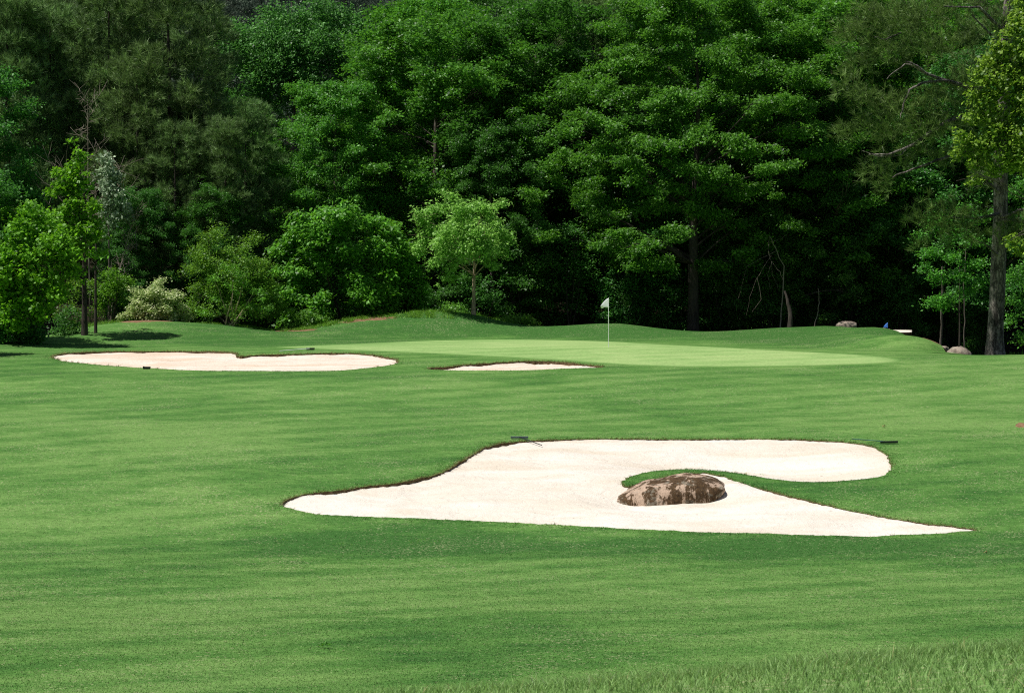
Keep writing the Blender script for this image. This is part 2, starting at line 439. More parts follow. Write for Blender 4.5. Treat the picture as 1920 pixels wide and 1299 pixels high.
C = np.array(ctrl, float)
def _k(r2): return 0.5 * r2 * np.log(r2 + 1e-9)
_n = len(C); SC = 20.0
_A = np.zeros((_n + 3, _n + 3)); _c = C[:, :2] / SC
_d2 = ((_c[:, None] - _c[None]) ** 2).sum(-1)
_A[:_n, :_n] = _k(_d2) + np.eye(_n) * 2e-4
_A[:_n, _n] = 1; _A[:_n, _n + 1:] = _c; _A[_n:, :_n] = _A[:_n, _n:].T
_W = np.linalg.solve(_A, np.concatenate([C[:, 2], np.zeros(3)]))
def ground_z(x, y):
    x = np.atleast_1d(np.asarray(x, float)); y = np.atleast_1d(np.asarray(y, float))
    out = np.empty(len(x))
    for s in range(0, len(x), 20000):
        xs = np.clip(x[s:s + 20000], -55, 55); ys = np.clip(y[s:s + 20000], -40, 155)
        q = np.stack([xs, ys], 1) / SC
        d2 = ((q[:, None] - _c[None]) ** 2).sum(-1)
        out[s:s + 20000] = _k(d2) @ _W[:_n] + _W[_n] + q @ _W[_n + 1:]
    t = np.clip((y - 140) / 40, 0, 1); t = t * t * (3 - 2 * t)
    hill = ZC - 5.4 + np.maximum(0, y - 140) * 0.155
    z = out * (1 - t) + hill * t
    z = np.where(y > 140, np.minimum(z, ZC + 60), z)
    # low swells of the mown ground
    z += 0.035 * np.sin(x * 0.55 + 1.3 * np.sin(y * 0.21)) * np.sin(y * 0.43 + 0.7) * (y > 40) * (y < 100)
    return z
def gz(x, y): return float(ground_z([x], [y])[0])
def ground_point(px, Y):
    x = (px - 960.0) / F * Y
    return (x, Y, gz(x, Y))

# ------------------------------------------------------------------ outlines of bunkers and green (plan view)
def spline(pts, step, wob, seed):
    p = np.array(pts, float); n = len(p); out = []
    for i in range(n):
        p0, p1, p2, p3 = p[i - 1], p[i], p[(i + 1) % n], p[(i + 2) % n]
        m = max(2, int(np.linalg.norm(p2 - p1) / step))
        for t in np.linspace(0, 1, m, endpoint=False):
            out.append(0.5 * ((2 * p1) + (-p0 + p2) * t + (2 * p0 - 5 * p1 + 4 * p2 - p3) * t * t + (-p0 + 3 * p1 - 3 * p2 + p3) * t ** 3))
    o = np.array(out)
    r = np.random.default_rng(seed)
    w = r.normal(size=o.shape) * wob
    w2 = r.normal(size=o.shape); w2 = sum(np.roll(w2, k, 0) for k in range(-3, 4)) / 7 * wob * 2.0
    return o + w * 0.6 + w2
def plan(pix): return [P(px, py, depth_at(py))[:2] for px, py in pix]

MAIN = [(530, 946), (545, 935), (580, 926), (640, 917), (700, 908), (760, 900), (810, 890), (840, 878), (870, 862), (900, 845), (940, 834), (1000, 828),
        (1100, 824), (1200, 822), (1300, 822), (1400, 823), (1500, 826), (1580, 831), (1630, 840), (1660, 853), (1671, 868), (1660, 882), (1640, 890), (1600, 896),
        (1550, 899), (1500, 898), (1450, 894), (1410, 889), (1370, 883), (1320, 879), (1280, 879), (1230, 884), (1190, 893), (1165, 905),
        (1180, 912), (1212, 904), (1240, 898), (1300, 893), (1345, 896), (1390, 905), (1440, 921), (1500, 938), (1560, 951), (1640, 966), (1720, 977),
        (1790, 985), (1830, 991), (1790, 995), (1720, 1001), (1640, 1005), (1560, 1005), (1450, 1003), (1350, 1000), (1250, 995), (1150, 988), (1050, 982),
        (950, 977), (850, 973), (750, 970), (650, 967), (590, 964), (555, 957)]
LEFT = [(100, 668), (130, 660), (200, 656), (300, 656), (400, 658), (438, 662), (448, 669), (480, 666.5), (560, 664.5), (640, 663.5), (700, 667), (745, 676),
        (735, 684), (700, 690), (640, 694.5), (560, 695.5), (480, 695.5), (380, 695), (300, 692), (220, 688), (150, 681), (110, 675)]
MID = [(800, 692.5), (850, 688), (900, 683), (960, 678.5), (1010, 677), (1060, 680), (1100, 686), (1130, 690), (1060, 692), (1000, 694), (900, 695), (840, 694.5)]
GREEN = [(515, 650.5), (600, 645.5), (700, 641), (800, 637), (900, 635), (1000, 635), (1100, 637), (1200, 641), (1300, 647), (1400, 652), (1500, 657), (1600, 663),
         (1660, 669), (1690, 676), (1660, 682), (1550, 686), (1450, 688.5), (1350, 689.5), (1250, 688.5), (1150, 684), (1070, 677), (1000, 673), (900, 668), (800, 663.5),
         (700, 659.5), (600, 655)]
outlines = [spline(plan(MAIN), 0.10, 0.035, 1), spline(plan(LEFT), 0.12, 0.04, 2), spline(plan(MID), 0.12, 0.05, 3), spline(plan(GREEN), 0.4, 0.03, 4)]
LIP = [0.10, 0.08, 0.13]

def in_poly(x, y, poly):
    c = np.zeros(len(x), bool)
    x0, y0 = poly[:, 0], poly[:, 1]; x1, y1 = np.roll(x0, -1), np.roll(y0, -1)
    for a, b, e, f in zip(x0, y0, x1, y1):
        if b == f: continue
        hit = ((b > y) != (f > y))
        c ^= hit & (x < (e - a) * (y - b) / (f - b) + a)
    return c

def axis(fine0, fine1, step, lo, hi):
    a = list(np.arange(fine0, fine1 + 1e-6, step)); s = step; v = a[0]
    while v > lo: s *= 1.35; v -= s; a.insert(0, v)
    s = step; v = a[-1]
    while v < hi: s *= 1.35; v += s; a.append(v)
    return a
gx = axis(-24, 26, 0.5, -500, 500)
gy = axis(6, 140, 0.5, -120, 900)
pts = []; edges = []
GX, GY = np.meshgrid(gx, gy)
g = np.stack([GX.ravel(), GY.ravel()], 1)
jit = rng.normal(size=g.shape) * 0.06; jit[(abs(g[:, 0]) > 25) | (g[:, 1] > 140)] = 0
g = g + jit
keep = np.ones(len(g), bool)
for ol in outlines:
    lo, hi = ol.min(0) - 1, ol.max(0) + 1
    idx = np.where((g[:, 0] > lo[0]) & (g[:, 0] < hi[0]) & (g[:, 1] > lo[1]) & (g[:, 1] < hi[1]))[0]
    d = ((g[idx, None] - ol[None]) ** 2).sum(-1).min(1)
    keep[idx[d < 0.14 ** 2]] = False
g = g[keep]
# extra points inside the bunkers and along their edges
ex = [g]
for ol in outlines[:3]:
    lo, hi = ol.min(0), ol.max(0)
    q = rng.uniform(lo, hi, size=(int((hi - lo).prod() * 9), 2))
    q = q[in_poly(q[:, 0], q[:, 1], ol)]
    d = ((q[:, None] - ol[None]) ** 2).sum(-1).min(1)
    ex.append(q[d > 0.12 ** 2])
allp = np.concatenate(ex + outlines)
off = sum(len(e) for e in ex)
for ol in outlines:
    n = len(ol); edges += [(off + i, off + (i + 1) % n) for i in range(n)]; off += n
cv, ce, cf, *_ = mgeo.delaunay_2d_cdt([Vector((float(a), float(b))) for a, b in allp], edges, [], 0, 1e-5)
cv = np.array([(v.x, v.y) for v in cv]); cf = np.array([f for f in cf if len(f) == 3], dtype=np.int64)
a, b, c3 = cv[cf[:, 0]], cv[cf[:, 1]], cv[cf[:, 2]]
area = (b[:, 0] - a[:, 0]) * (c3[:, 1] - a[:, 1]) - (b[:, 1] - a[:, 1]) * (c3[:, 0] - a[:, 0])
cf[area < 0] = cf[area < 0][:, ::-1]
cen = (a + b + c3) / 3
cz = ground_z(cv[:, 0], cv[:, 1])
cls = np.full(len(cf), 4)
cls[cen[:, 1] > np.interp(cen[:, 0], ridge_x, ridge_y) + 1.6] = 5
for i, ol in enumerate(outlines): cls[in_poly(cen[:, 0], cen[:, 1], ol)] = i

def dist_to(ol, q):
    out = np.empty(len(q))
    for s in range(0, len(q), 2000): out[s:s + 2000] = np.sqrt(((q[s:s + 2000, None] - ol[None]) ** 2).sum(-1).min(1))
    return out

def submesh(name, sel, mat, drop=None):
    f = cf[sel]; used = np.unique(f); mp = np.full(len(cv), -1); mp[used] = np.arange(len(used))
    V = np.column_stack([cv[used], cz[used]])
    if drop is not None: V[:, 2] -= drop(cv[used])
    o = np_mesh(name, V, mp[f], mat, smooth=True)
    if drop is None:
        at = o.data.attributes.new("turf_tone", 'FLOAT', 'POINT'); at.data.foreach_set("value", turf_tone(V[:, 0], V[:, 1]).astype(np.float32))
    return o

# where the turf colour is darker (positive) or lighter (negative): photo x, metres away, reach in px, reach in metres, amount
TONE_SPOTS = [(1150, 64.6, 700, 2.4, 1.4), (760, 65.4, 330, 2.2, 1.1), (1500, 64.6, 420, 2.4, 1.1), (1300, 75, 170, 1.0, 1.0), (1560, 71.8, 240, 1.6, 1.1), (760, 78, 260, 3.2, .55), (1900, 76, 240, 4.5, .4),
       (830, 129, 420, 5, 1.1), (1200, 129, 500, 4.0, 1.2), (1560, 127, 330, 6.5, 1.1), (300, 122, 420, 9, .9), (40, 104, 160, 6, .7), (640, 118, 200, 3, .7), (880, 103.5, 190, 2.4, .6), (420, 98.5, 520, 1.6, .5),
       (1280, 87.5, 700, 2.0, .3), (1000, 46.5, 520, 1.2, .25), (1500, 50, 600, 1.5, .4), (420, 90, 460, 2.0, .25), (60, 44.5, 300, 1, .35), (1100, 98, 700, 1.6, .25),
       (200, 70, 330, 7, -.5), (240, 52, 420, 4, -.45), (900, 54, 460, 3.0, -.5), (1700, 52, 420, 2.4, -.2), (380, 82, 300, 3.0, -.5), (1820, 88, 300, 5, -.4), (1000, 93.5, 700, 1.8, -.25), (1480, 112, 180, 3, -.5),
       (700, 44, 260, 1.0, -.4), (1400, 43.5, 420, 1.0, -.3), (1750, 104, 200, 3, -.35), (250, 60, 260, 2.2, .25)]
def turf_tone(x, y):
    px = x / np.maximum(y, 5) * F + 960; o = np.zeros(len(x))
    for a, b_, c_, d_, e_ in TONE_SPOTS: o += e_ * np.exp(-((px - a) / c_) ** 2 - ((y - b_) / d_) ** 2)
    return np.where(y < 40, -.6, np.where(y > 160, .3, o))

def lip_at(i, q):
    k = (0.75 + 0.35 * np.sin(q[:, 0] * 1.9 + i) * np.sin(q[:, 0] * 0.73 + q[:, 1])) * (1 + .3 * np.sin(q[:, 0] * 9.0) * np.sin(q[:, 0] * 14.3 + 1))
    if i == 0: k = k * (.35 + .65 / (1 + np.exp((q[:, 0] - 1.2) * 1.5)))
    return LIP[i] * k
def sand_drop(i):
    def f(q):
        d = dist_to(outlines[i], q)
        e = lip_at(i, q)
        r = 0.02 * np.sin(q[:, 0] * 2.1 + np.sin(q[:, 1] * 1.7) * 2) * np.clip(d, 0, 1)
        if i == 0:
            for px, Y, sx, sy, hgt in ((1200, 71.0, 1.1, .45, -.10), (1225, 70.9, .3, .3, .05), (1285, 70.9, .35, .3, .10), (1375, 72.2, .45, .7, .16)):
                r = r - hgt * np.exp(-((q[:, 0] - (px - 960) / F * Y) / sx) ** 2 - ((q[:, 1] - Y) / sy) ** 2)
            r = r - .03 * np.sin(q[:, 0] * 1.3 + 2) * np.sin(q[:, 1] * .9) * np.clip(d - .3, 0, 1)
        return e * (1 - 0.35 * np.clip(d / 2.5, 0, 1)) + r
    return f
tag(submesh("fairway_ground", cls == 4, M["fairway"]), kind="structure")
pg = tag(submesh("putting_green_ground", cls == 3, M["green"]), kind="structure")
_co = np.empty(len(pg.data.vertices) * 3, np.float32); pg.data.vertices.foreach_get("co", _co); _co = _co.reshape(-1, 3)
pg.data.attributes.new("collar", 'FLOAT', 'POINT').data.foreach_set("value", np.clip(dist_to(outlines[3], _co[:, :2].astype(float)) / 0.6, 0, 1).astype(np.float32))
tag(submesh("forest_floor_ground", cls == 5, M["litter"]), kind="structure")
for i, nm in enumerate(("bunker_sand", "bunker_sand", "bunker_sand")):
    tag(submesh(nm, cls == i, M["sand"] if i == 0 else M["sand_far"], sand_drop(i)), kind="structure")
    ol = outlines[i]; n = len(ol)
    top = np.column_stack([ol, ground_z(ol[:, 0], ol[:, 1])])
    cen0 = ol - np.roll(ol, 1, 0); cen1 = np.roll(ol, -1, 0) - ol
    nrm = np.column_stack([(cen0 + cen1)[:, 1], -(cen0 + cen1)[:, 0]]); nrm /= np.linalg.norm(nrm, axis=1, keepdims=True) + 1e-9
    bot = top.copy(); bot[:, 2] -= lip_at(i, ol) + 0.05
    V = np.concatenate([top, bot]); k = np.arange(n); kn = (k + 1) % n
    tag(np_mesh("bunker_edge_ground", V, np.stack([k, kn, kn + n, k + n], 1), M["soil"]), kind="structure")

# ------------------------------------------------------------------ grass blades
def blades(name, pts, h, w, mat, lean=0.5, seg=1, seed=0, bias=(0, 0), hv=0.4):
    r = np.random.default_rng(seed); n = len(pts)
    hh = h * np.clip(1 + hv * r.normal(size=n), 0.35, 2.0)
    th = r.uniform(0, 2 * np.pi, n)
    side = np.stack([np.cos(th), np.sin(th), np.zeros(n)], 1)
    ld = r.normal(size=(n, 2)) * lean + np.asarray(bias)
    ww = w * r.uniform(0.7, 1.3, n)
    lay = []
    for s in range(seg + 1):
        t = s / seg
        c = pts + np.column_stack([ld * (hh * t ** 1.7)[:, None], hh * t * (1 - 0.18 * t * np.linalg.norm(ld, axis=1))])
        lay.append((c, ww * (1 - t) ** 0.8))
    V, Q = [], []
    if seg == 1:
        (c0, w0), (c1, _) = lay
        V = np.stack([c0 - side * w0[:, None] / 2, c0 + side * w0[:, None] / 2, c1], 1).reshape(-1, 3)
        Fc = np.arange(3 * n).reshape(n, 3); rnd = r.uniform(0, 1, n)
    else:
        L = []
        for c, w_ in lay:
            w_ = np.maximum(w_, ww * 0.08)
            L += [c - side * w_[:, None] / 2, c + side * w_[:, None] / 2]
        V = np.stack(L, 1).reshape(-1, 3); m = 2 * (seg + 1)
        base = np.arange(n)[:, None] * m
        Fc = np.concatenate([np.stack([base[:, 0] + 2 * s, base[:, 0] + 2 * s + 1, base[:, 0] + 2 * s + 3, base[:, 0] + 2 * s + 2], 1) for s in range(seg)])
        rnd = np.tile(r.uniform(0, 1, n), seg)
    o = np_mesh(name, V, Fc, mat, rnd=rnd)
    if mat == M["fairway"]:
        at = o.data.attributes.new("turf_tone", 'FLOAT', 'POINT'); at.data.foreach_set("value", turf_tone(V[:, 0], V[:, 1]).astype(np.float32))
    return tag(o, kind="stuff")

def on_ground(x, y): return np.column_stack([x, y, ground_z(x, y)])

# fringe round every bunker: short dry blades hanging over the sand at the lip
for i, ol in enumerate(outlines[:3]):
    r = np.random.default_rng(40 + i); n = len(ol)
    rep = 60 if i == 0 else 40
    k = r.integers(0, n, n * rep // 4); t = r.uniform(0, 1, len(k))[:, None]
    p = ol[k] * (1 - t) + ol[(k + 1) % n] * t
    c0 = p - ol.mean(0)
    inward = np.column_stack([-(ol[(k + 1) % n] - ol[k])[:, 1], (ol[(k + 1) % n] - ol[k])[:, 0]])
    inward /= np.linalg.norm(inward, axis=1, keepdims=True) + 1e-9
    tst = in_poly(p[:, 0] + inward[:, 0] * .05, p[:, 1] + inward[:, 1] * .05, ol); inward[~tst] *= -1
    p = p - inward * np.abs(r.normal(size=(len(p), 1))) * 0.06 + inward * 0.01
    pts3 = on_ground(p[:, 0], p[:, 1])
    back = inward[:, 1] < np.where(inward[:, 0] > .8, .5, .05)
    pts3 = pts3[back]; bi = inward[back] * .9
    blades("edge_grass", pts3, 0.06 if i == 0 else 0.08, 0.012 if i == 0 else 0.018, M["blade_dry"], lean=0.6, seed=50 + i, bias=bi)
    q = p - inward * np.abs(r.normal(size=(len(p), 1))) * 0.25
    blades("edge_grass", on_ground(q[:, 0], q[:, 1]), 0.035, 0.012, M["fairway"], lean=0.9, seed=60 + i)

# ragged rough on the near rise, blurred by the lens
r = np.random.default_rng(5)
n = 120000
x = r.uniform(-2.4, 3.2, n); y = r.uniform(8.5, 15.5, n)
kp = r.uniform(0, 1, n) < np.clip(0.5 + 0.3 * x, 0.2, 1.0)
x, y = x[kp], y[kp]
blades("rough_grass", on_ground(x, y), 0.033, 0.0045, M["blade"], lean=0.55, seg=3, seed=6, hv=0.6)
k2 = r.uniform(0, 1, len(x)) < .035
blades("rough_grass", on_ground(x[k2], y[k2]), 0.055, 0.0035, M["blade_dry"], lean=0.7, seg=3, seed=9, hv=0.6)

# short turf blades over the near fairway give it a nap
n = 520000
y = 41 + 50 * (1 - np.sqrt(1 - r.uniform(0, 1, n))); x = (r.uniform(-0.2, 0.2, n)) * y
m = ~in_poly(x, y, outlines[0])
blades("fairway_grass", on_ground(x[m], y[m]), 0.018, 0.010, M["fairway"], lean=0.8, seed=8)

# ------------------------------------------------------------------ foliage
def unit(v): return v / (np.linalg.norm(v, axis=-1, keepdims=True) + 1e-9)

def leaf_quads(pos, nrm, dirv, L, W):
    d = unit(dirv - nrm * (dirv * nrm).sum(1, keepdims=True))
    s = np.cross(nrm, d)
    L = L[:, None]; W = W[:, None]
    V = np.stack([pos - d * L * .5, pos + s * W * .5 - d * L * .05, pos + d * L * .5, pos - s * W * .5 - d * L * .05], 1)
    return V.reshape(-1, 3), np.arange(len(pos) * 4).reshape(-1, 4)

def foliage(name, B, mat, parent, seed, density=520, leaf=0.145, ratio=0.58, flat=0.38, tilt=0.75, droop=0.16, axis_xy=(0, 0), cluster=0.16, per=10, roll=0.30):
    """B: rows of (x, y, z, r) bough sprays; every spray is a sagging pad of twigs carrying separate leaves"""
    r = np.random.default_rng(seed)
    P_, Nn, D_ = [], [], []
    for bx, by, bz, br in B:
        nt = max(4, int(density * br * br / per))
        th = r.uniform(0, 2 * np.pi, nt); rad = np.sqrt(r.uniform(0, 1, nt)) * br * r.uniform(.7, 1.15, nt) * (1 + .35 * np.abs(r.normal(size=nt)) * (r.uniform(0, 1, nt) < .3))
        o = np.array([bx - axis_xy[0], by - axis_xy[1]]); o = o / (np.linalg.norm(o) + 1e-6)
        u = np.cos(th) * rad * 1.15; v = np.sin(th) * rad * 0.9
        tw = np.stack([bx + o[0] * u - o[1] * v, by + o[1] * u + o[0] * v,
                       bz - droop * (rad ** 2) / br + r.normal() * roll * u + r.normal() * roll * v + r.normal(size=nt) * br * flat * 0.55], 1)
        # twigs gather into tufts
        k = max(2, nt // 5); att = tw[r.integers(0, nt, k)]
        j = r.integers(0, k, nt); tw = tw * .55 + att[j] * .45
        ps = np.repeat(tw, per, 0) + r.normal(size=(nt * per, 3)) * cluster * np.array([1, 1, .62])
        n_ = np.array([sdir[0] * .6, sdir[1] * .9, 1.0]) + r.normal(size=ps.shape) * tilt + np.array([o[0], o[1], 0]) * 0.25
        dv = unit(ps - np.array([bx, by, bz])) + r.normal(size=ps.shape) * .8 + np.array([0, 0, -.35])
        P_.append(ps); Nn.append(unit(n_)); D_.append(dv)
    ps = np.concatenate(P_); n = len(ps)
    Ls = leaf * r.uniform(.5, 1.45, n)
    V, Q = leaf_quads(ps, np.concatenate(Nn), np.concatenate(D_), Ls, Ls * ratio * r.uniform(.8, 1.2, n))
    rnd = np.clip(r.beta(2, 2.4, n), 0, 1)
    return np_mesh(name, V, Q, mat, parent, rnd=rnd)

def needles(name, B, mat, parent, seed, density=70, length=0.40, width=0.034, per=11, flat=0.5, axis_xy=(0, 0), up=0.5):
    r = np.random.default_rng(seed); VV, RR = [], []
    for bx, by, bz, br in B:
        nt = max(3, int(density * br * br))
        th = r.uniform(0, 2 * np.pi, nt); rad = np.sqrt(r.uniform(0, 1, nt)) * br
        o = np.array([bx - axis_xy[0], by - axis_xy[1]]); o = o / (np.linalg.norm(o) + 1e-6)
        c = np.stack([bx + np.cos(th) * rad, by + np.sin(th) * rad, bz + r.normal(size=nt) * br * flat * .6], 1)
        d = unit(np.stack([np.full(nt, o[0] * .5), np.full(nt, o[1] * .5), np.full(nt, up)], 1) + unit(c - np.array([bx, by, bz])) * .6 + r.normal(size=(nt, 3)) * .35)
        c2 = np.repeat(c, per, 0); d2 = unit(np.repeat(d, per, 0) + r.normal(size=(nt * per, 3)) * .55)
        L = length * r.uniform(.7, 1.25, len(c2))[:, None]
        s = unit(np.cross(d2, r.normal(size=d2.shape))) * width * .5
        st = c2 + np.repeat(d, per, 0) * r.uniform(-.08, .08, (len(c2), 1))
        VV.append(np.stack([st - s, st + s, st + d2 * L], 1).reshape(-1, 3))
        RR.append(np.repeat(np.clip(r.beta(2, 2.2, nt), 0, 1), per))
    V = np.concatenate(VV)
    return np_mesh(name, V, np.arange(len(V)).reshape(-1, 3), mat, parent, rnd=np.concatenate(RR))

def env_boughs(seed, n, W, z0, z1, r0=0.7, r1=1.4, shape="oak", Wy=None, inner=0.35):
    r = np.random.default_rng(seed); Wy = Wy or W
    t = r.uniform(0, 1, n) ** (0.9 if shape != "cone" else 1.2)
    if shape == "oak": pr = np.sin(np.pi * (0.17 + 0.74 * t)) ** 0.5
    elif shape == "round": pr = np.sqrt(np.clip(1 - (2 * t - 0.9) ** 2 / 1.25, 0.05, 1))
    elif shape == "dome": pr = np.sqrt(np.clip(1 - t ** 2 * .96, 0.03, 1))
    else: pr = (1 - t) ** 0.75 * 0.9 + 0.1
    a = r.uniform(0, 2 * np.pi, n); f = np.sqrt(r.uniform(inner ** 2, 1, n))
    lump = 1 + 0.16 * np.sin(3 * a + seed) + 0.12 * np.sin(5 * a + t * 7 + seed * 2)
    br = r.uniform(r0, r1, n)
    return np.stack([np.cos(a) * pr * f * (W - r0 * .6) * lump, np.sin(a) * pr * f * (Wy - r0 * .6) * lump, z0 + (z1 - z0) * t, br], 1)

def wood(T, H, r0, B, seed, nlimb=22, lean=(0, 0), start=0.22, limb_r=0.32, sides=9, flare=1.35, top=0.15):
    """tapered trunk and limbs that run out to the boughs"""
    r = np.random.default_rng(seed)
    z = np.array([-.25, 0, .25, .7, 1.5] + list(np.linspace(2.5, H, 7))) if H > 3 else np.linspace(-.15, H, 8)
    t = np.clip(z / H, 0, 1)
    px = lean[0] * t + np.cumsum(r.normal(size=len(z))) * r0 * .18 * t; py = lean[1] * t + np.cumsum(r.normal(size=len(z))) * r0 * .18 * t
    rad = r0 * (1 - (1 - top) * t ** .9) * np.where(z < 1.0, 1 + (flare - 1) * np.clip(1 - z / 1.0, 0, 1) ** 2, 1)
    axis = np.stack([px, py, z], 1)
    T.add(axis, rad, sides, seed, .05)
    if len(B):
        for k in r.choice(len(B), min(nlimb, len(B)), replace=False):
            b = np.array(B[k][:3]); hz = np.clip(b[2] - np.hypot(b[0], b[1]) * r.uniform(.35, .8), H * start, H * .96)
            p0 = np.array([np.interp(hz, z, px), np.interp(hz, z, py), hz])
            rl = np.interp(hz, z, rad) * limb_r * r.uniform(.7, 1.2)
            pp = bent(p0, b, 7, .22, .05, int(seed * 97 + k))
            T.add(pp, np.linspace(rl, rl * .18, 7), 5)
            for _ in range(2):
                q = b + r.normal(size=3) * B[k][3] * np.array([.8, .8, .3]); s = pp[r.integers(3, 6)]
                T.add(bent(s, q, 5, .25, .03, int(seed * 31 + k)), np.linspace(rl * .4, rl * .08, 5), 4)

def px_boughs(lst, base):
    """boughs given where the photograph shows them: (photo x, photo y, metres away, radius in photo px) -> local"""
    out = []
    for px, py, Y, rp in lst:
        x, y, z = P(px, py, Y); out.append((x - base[0], y - base[1], z - base[2], rp * Y / F))
    return np.array(out)

TREES = {}
def tree(kind, label, cat, base, B, leafy, leafmat, bark, H, r0, seed, group=None, fol={}, wd={}, rz=0.0):
    root = tag(empty(kind, base, rz), label, cat, group)
    T = Tubes(); wood(T, H, r0, B, seed, **wd); T.build("trunk", M[bark], root)
    (foliage if leafy == "leaf" else needles)("crown", B, M[leafmat], root, seed + 1, **fol)
    return root

# ------------------------------------------------------------------ the wood behind the green
GB = "broadleaf trees filling the wood behind the front row"
GP = "pines filling the wood behind the front row"
GH = "dark conifers on the hillside above the wood"

def oak_proto(seed, n=300, W=5.2, z0=2.2, z1=17.5, mat="oak", r=(0.45, 1.15), **f):
    B = env_boughs(seed, n, W, z0, z1, r[0], r[1], "oak")
    return tree("oak_tree", "x", "tree", (0, 0, 0), B, "leaf", mat, "bark", z1 * .86, .27, seed, fol=dict(density=817, **f), wd=dict(nlimb=34))
def pine_proto(seed, n=90, W=2.7, z0=4, z1=19, mat="pine", dens=105):
    B = env_boughs(seed, int(n * 1.7), W, z0, z1, .32, .80, "oak", inner=.25)
    return tree("pine_tree", "x", "tree", (0, 0, 0), B, "needle", mat, "bark_dark", z1 * .97, .22, seed, fol=dict(density=dens, flat=.5, up=.8), wd=dict(nlimb=26, limb_r=.25))
OAKS = [oak_proto(101), oak_proto(102, mat="oak_deep"), oak_proto(103, n=320, W=5.4, mat="oak"), oak_proto(104, n=240, W=4.4, z1=16, mat="oak_deep")]
PINES = [pine_proto(201), pine_proto(202, W=3.1, n=100, mat="pine"), pine_proto(203, W=2.4, z0=5, mat="pine")]
FAR = pine_proto(204, n=60, W=2.8, z0=4, z1=16, mat="pine_hazed", dens=60)
_used = set()
def put(proto, label, px, Y, s=1.0, rz=0.0, group=None, sz=None, dz=-0.05):
    o = proto if proto.name not in _used else copy_tree(proto)
    _used.add(proto.name)
    x, y, z = ground_point(px, Y)
    o.location = (x, y, z + dz); o.rotation_euler = (0, 0, rz); o.scale = (s, s, sz or s)
    o["label"] = label
    if group: o["group"] = group
    elif "group" in o: del o["group"]
    return o

# second row: trees whose crowns make up the green wall
put(OAKS[0], "dark green oak left of the wood's centre, its crown rising above the drooping round-headed tree", 625, 141, .80, .3)
put(OAKS[2], "wide mid green oak standing straight behind the small pale green tree", 815, 143, 1.14, 1.9, sz=1.02)
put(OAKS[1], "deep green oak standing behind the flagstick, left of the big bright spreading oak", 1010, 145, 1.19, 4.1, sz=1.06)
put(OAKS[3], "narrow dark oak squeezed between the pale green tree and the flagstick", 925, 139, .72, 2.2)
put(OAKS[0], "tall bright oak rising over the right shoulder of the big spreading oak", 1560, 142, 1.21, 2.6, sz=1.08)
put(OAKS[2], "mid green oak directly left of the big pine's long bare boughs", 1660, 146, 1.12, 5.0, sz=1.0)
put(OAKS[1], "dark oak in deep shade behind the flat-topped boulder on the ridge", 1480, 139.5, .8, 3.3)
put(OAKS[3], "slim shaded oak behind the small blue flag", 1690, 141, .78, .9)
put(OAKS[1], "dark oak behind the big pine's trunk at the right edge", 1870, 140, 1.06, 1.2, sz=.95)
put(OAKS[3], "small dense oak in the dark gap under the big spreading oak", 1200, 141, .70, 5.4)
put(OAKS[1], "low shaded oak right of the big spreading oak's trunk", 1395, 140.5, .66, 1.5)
put(PINES[1], "tallest broad brownish pine left of the bluish green round crowns", 318, 140, 1.08, .4)
put(PINES[0], "slender dark pine between the bare dead tree and the broad brownish pine", 205, 141, 1.0, 2.0)
put(PINES[2], "dark pine rising behind the bright maple at the left edge", 95, 141, .95, 4.4)
put(PINES[1], "smaller reddish tinged pine at the left shoulder of the dark green oak", 462, 139, .68, 3.3)
put(PINES[0], "low shaggy pine in shade behind the white flowering shrub", 330, 136, .60, 5.1)
put(PINES[2], "young pine with upright tips behind the left multi-stemmed shrub tree", 425, 136, .62, 1.1)
put(PINES[1], "shaded pine close behind the silvery narrow tree", 262, 138, .78, 2.9)
put(OAKS[1], "leafy oak half hidden between the broad brownish pine and the silvery tree", 258, 135.2, .46, 2.0)
put(OAKS[3], "leafy oak peeping between the two brownish pines above the rounded shrub tree", 404, 135.6, .52, 3.6)
put(PINES[2], "dark pine at the far left edge above the bright maple", 20, 139, 1.02, 1.7)

# bluish green round-headed tree seen over the others
b = ground_point(560, 168)
A_ = px_boughs([(520, 30, 166, 42), (560, 25, 166, 38), (600, 18, 166, 40), (640, 30, 166, 40), (670, 40, 166, 32), (430, 55, 166, 36), (470, 60, 166, 44), (500, 85, 165, 46),
                (550, 70, 165, 46), (600, 70, 165, 46), (650, 70, 165, 40), (400, 48, 166, 24), (450, 100, 165, 40), (530, 115, 165, 42), (580, 120, 165, 42), (490, 130, 165, 36),
                (640, 110, 166, 40), (480, 160, 165, 36), (540, 160, 166, 40), (420, 90, 166, 30)], b)
A2 = A_.copy(); A2[:, 1] += 2.5; A2[:, 2] -= .5
tree("round_headed_tree", "bluish green tree with billowing round clumps at the top left of the wood", "tree", b, np.concatenate([A_, A2]), "leaf", "bluegreen", "bark", 17, .28, 301,
     fol=dict(density=798, leaf=.17, flat=.9, droop=.35, cluster=.2), wd=dict(nlimb=16))

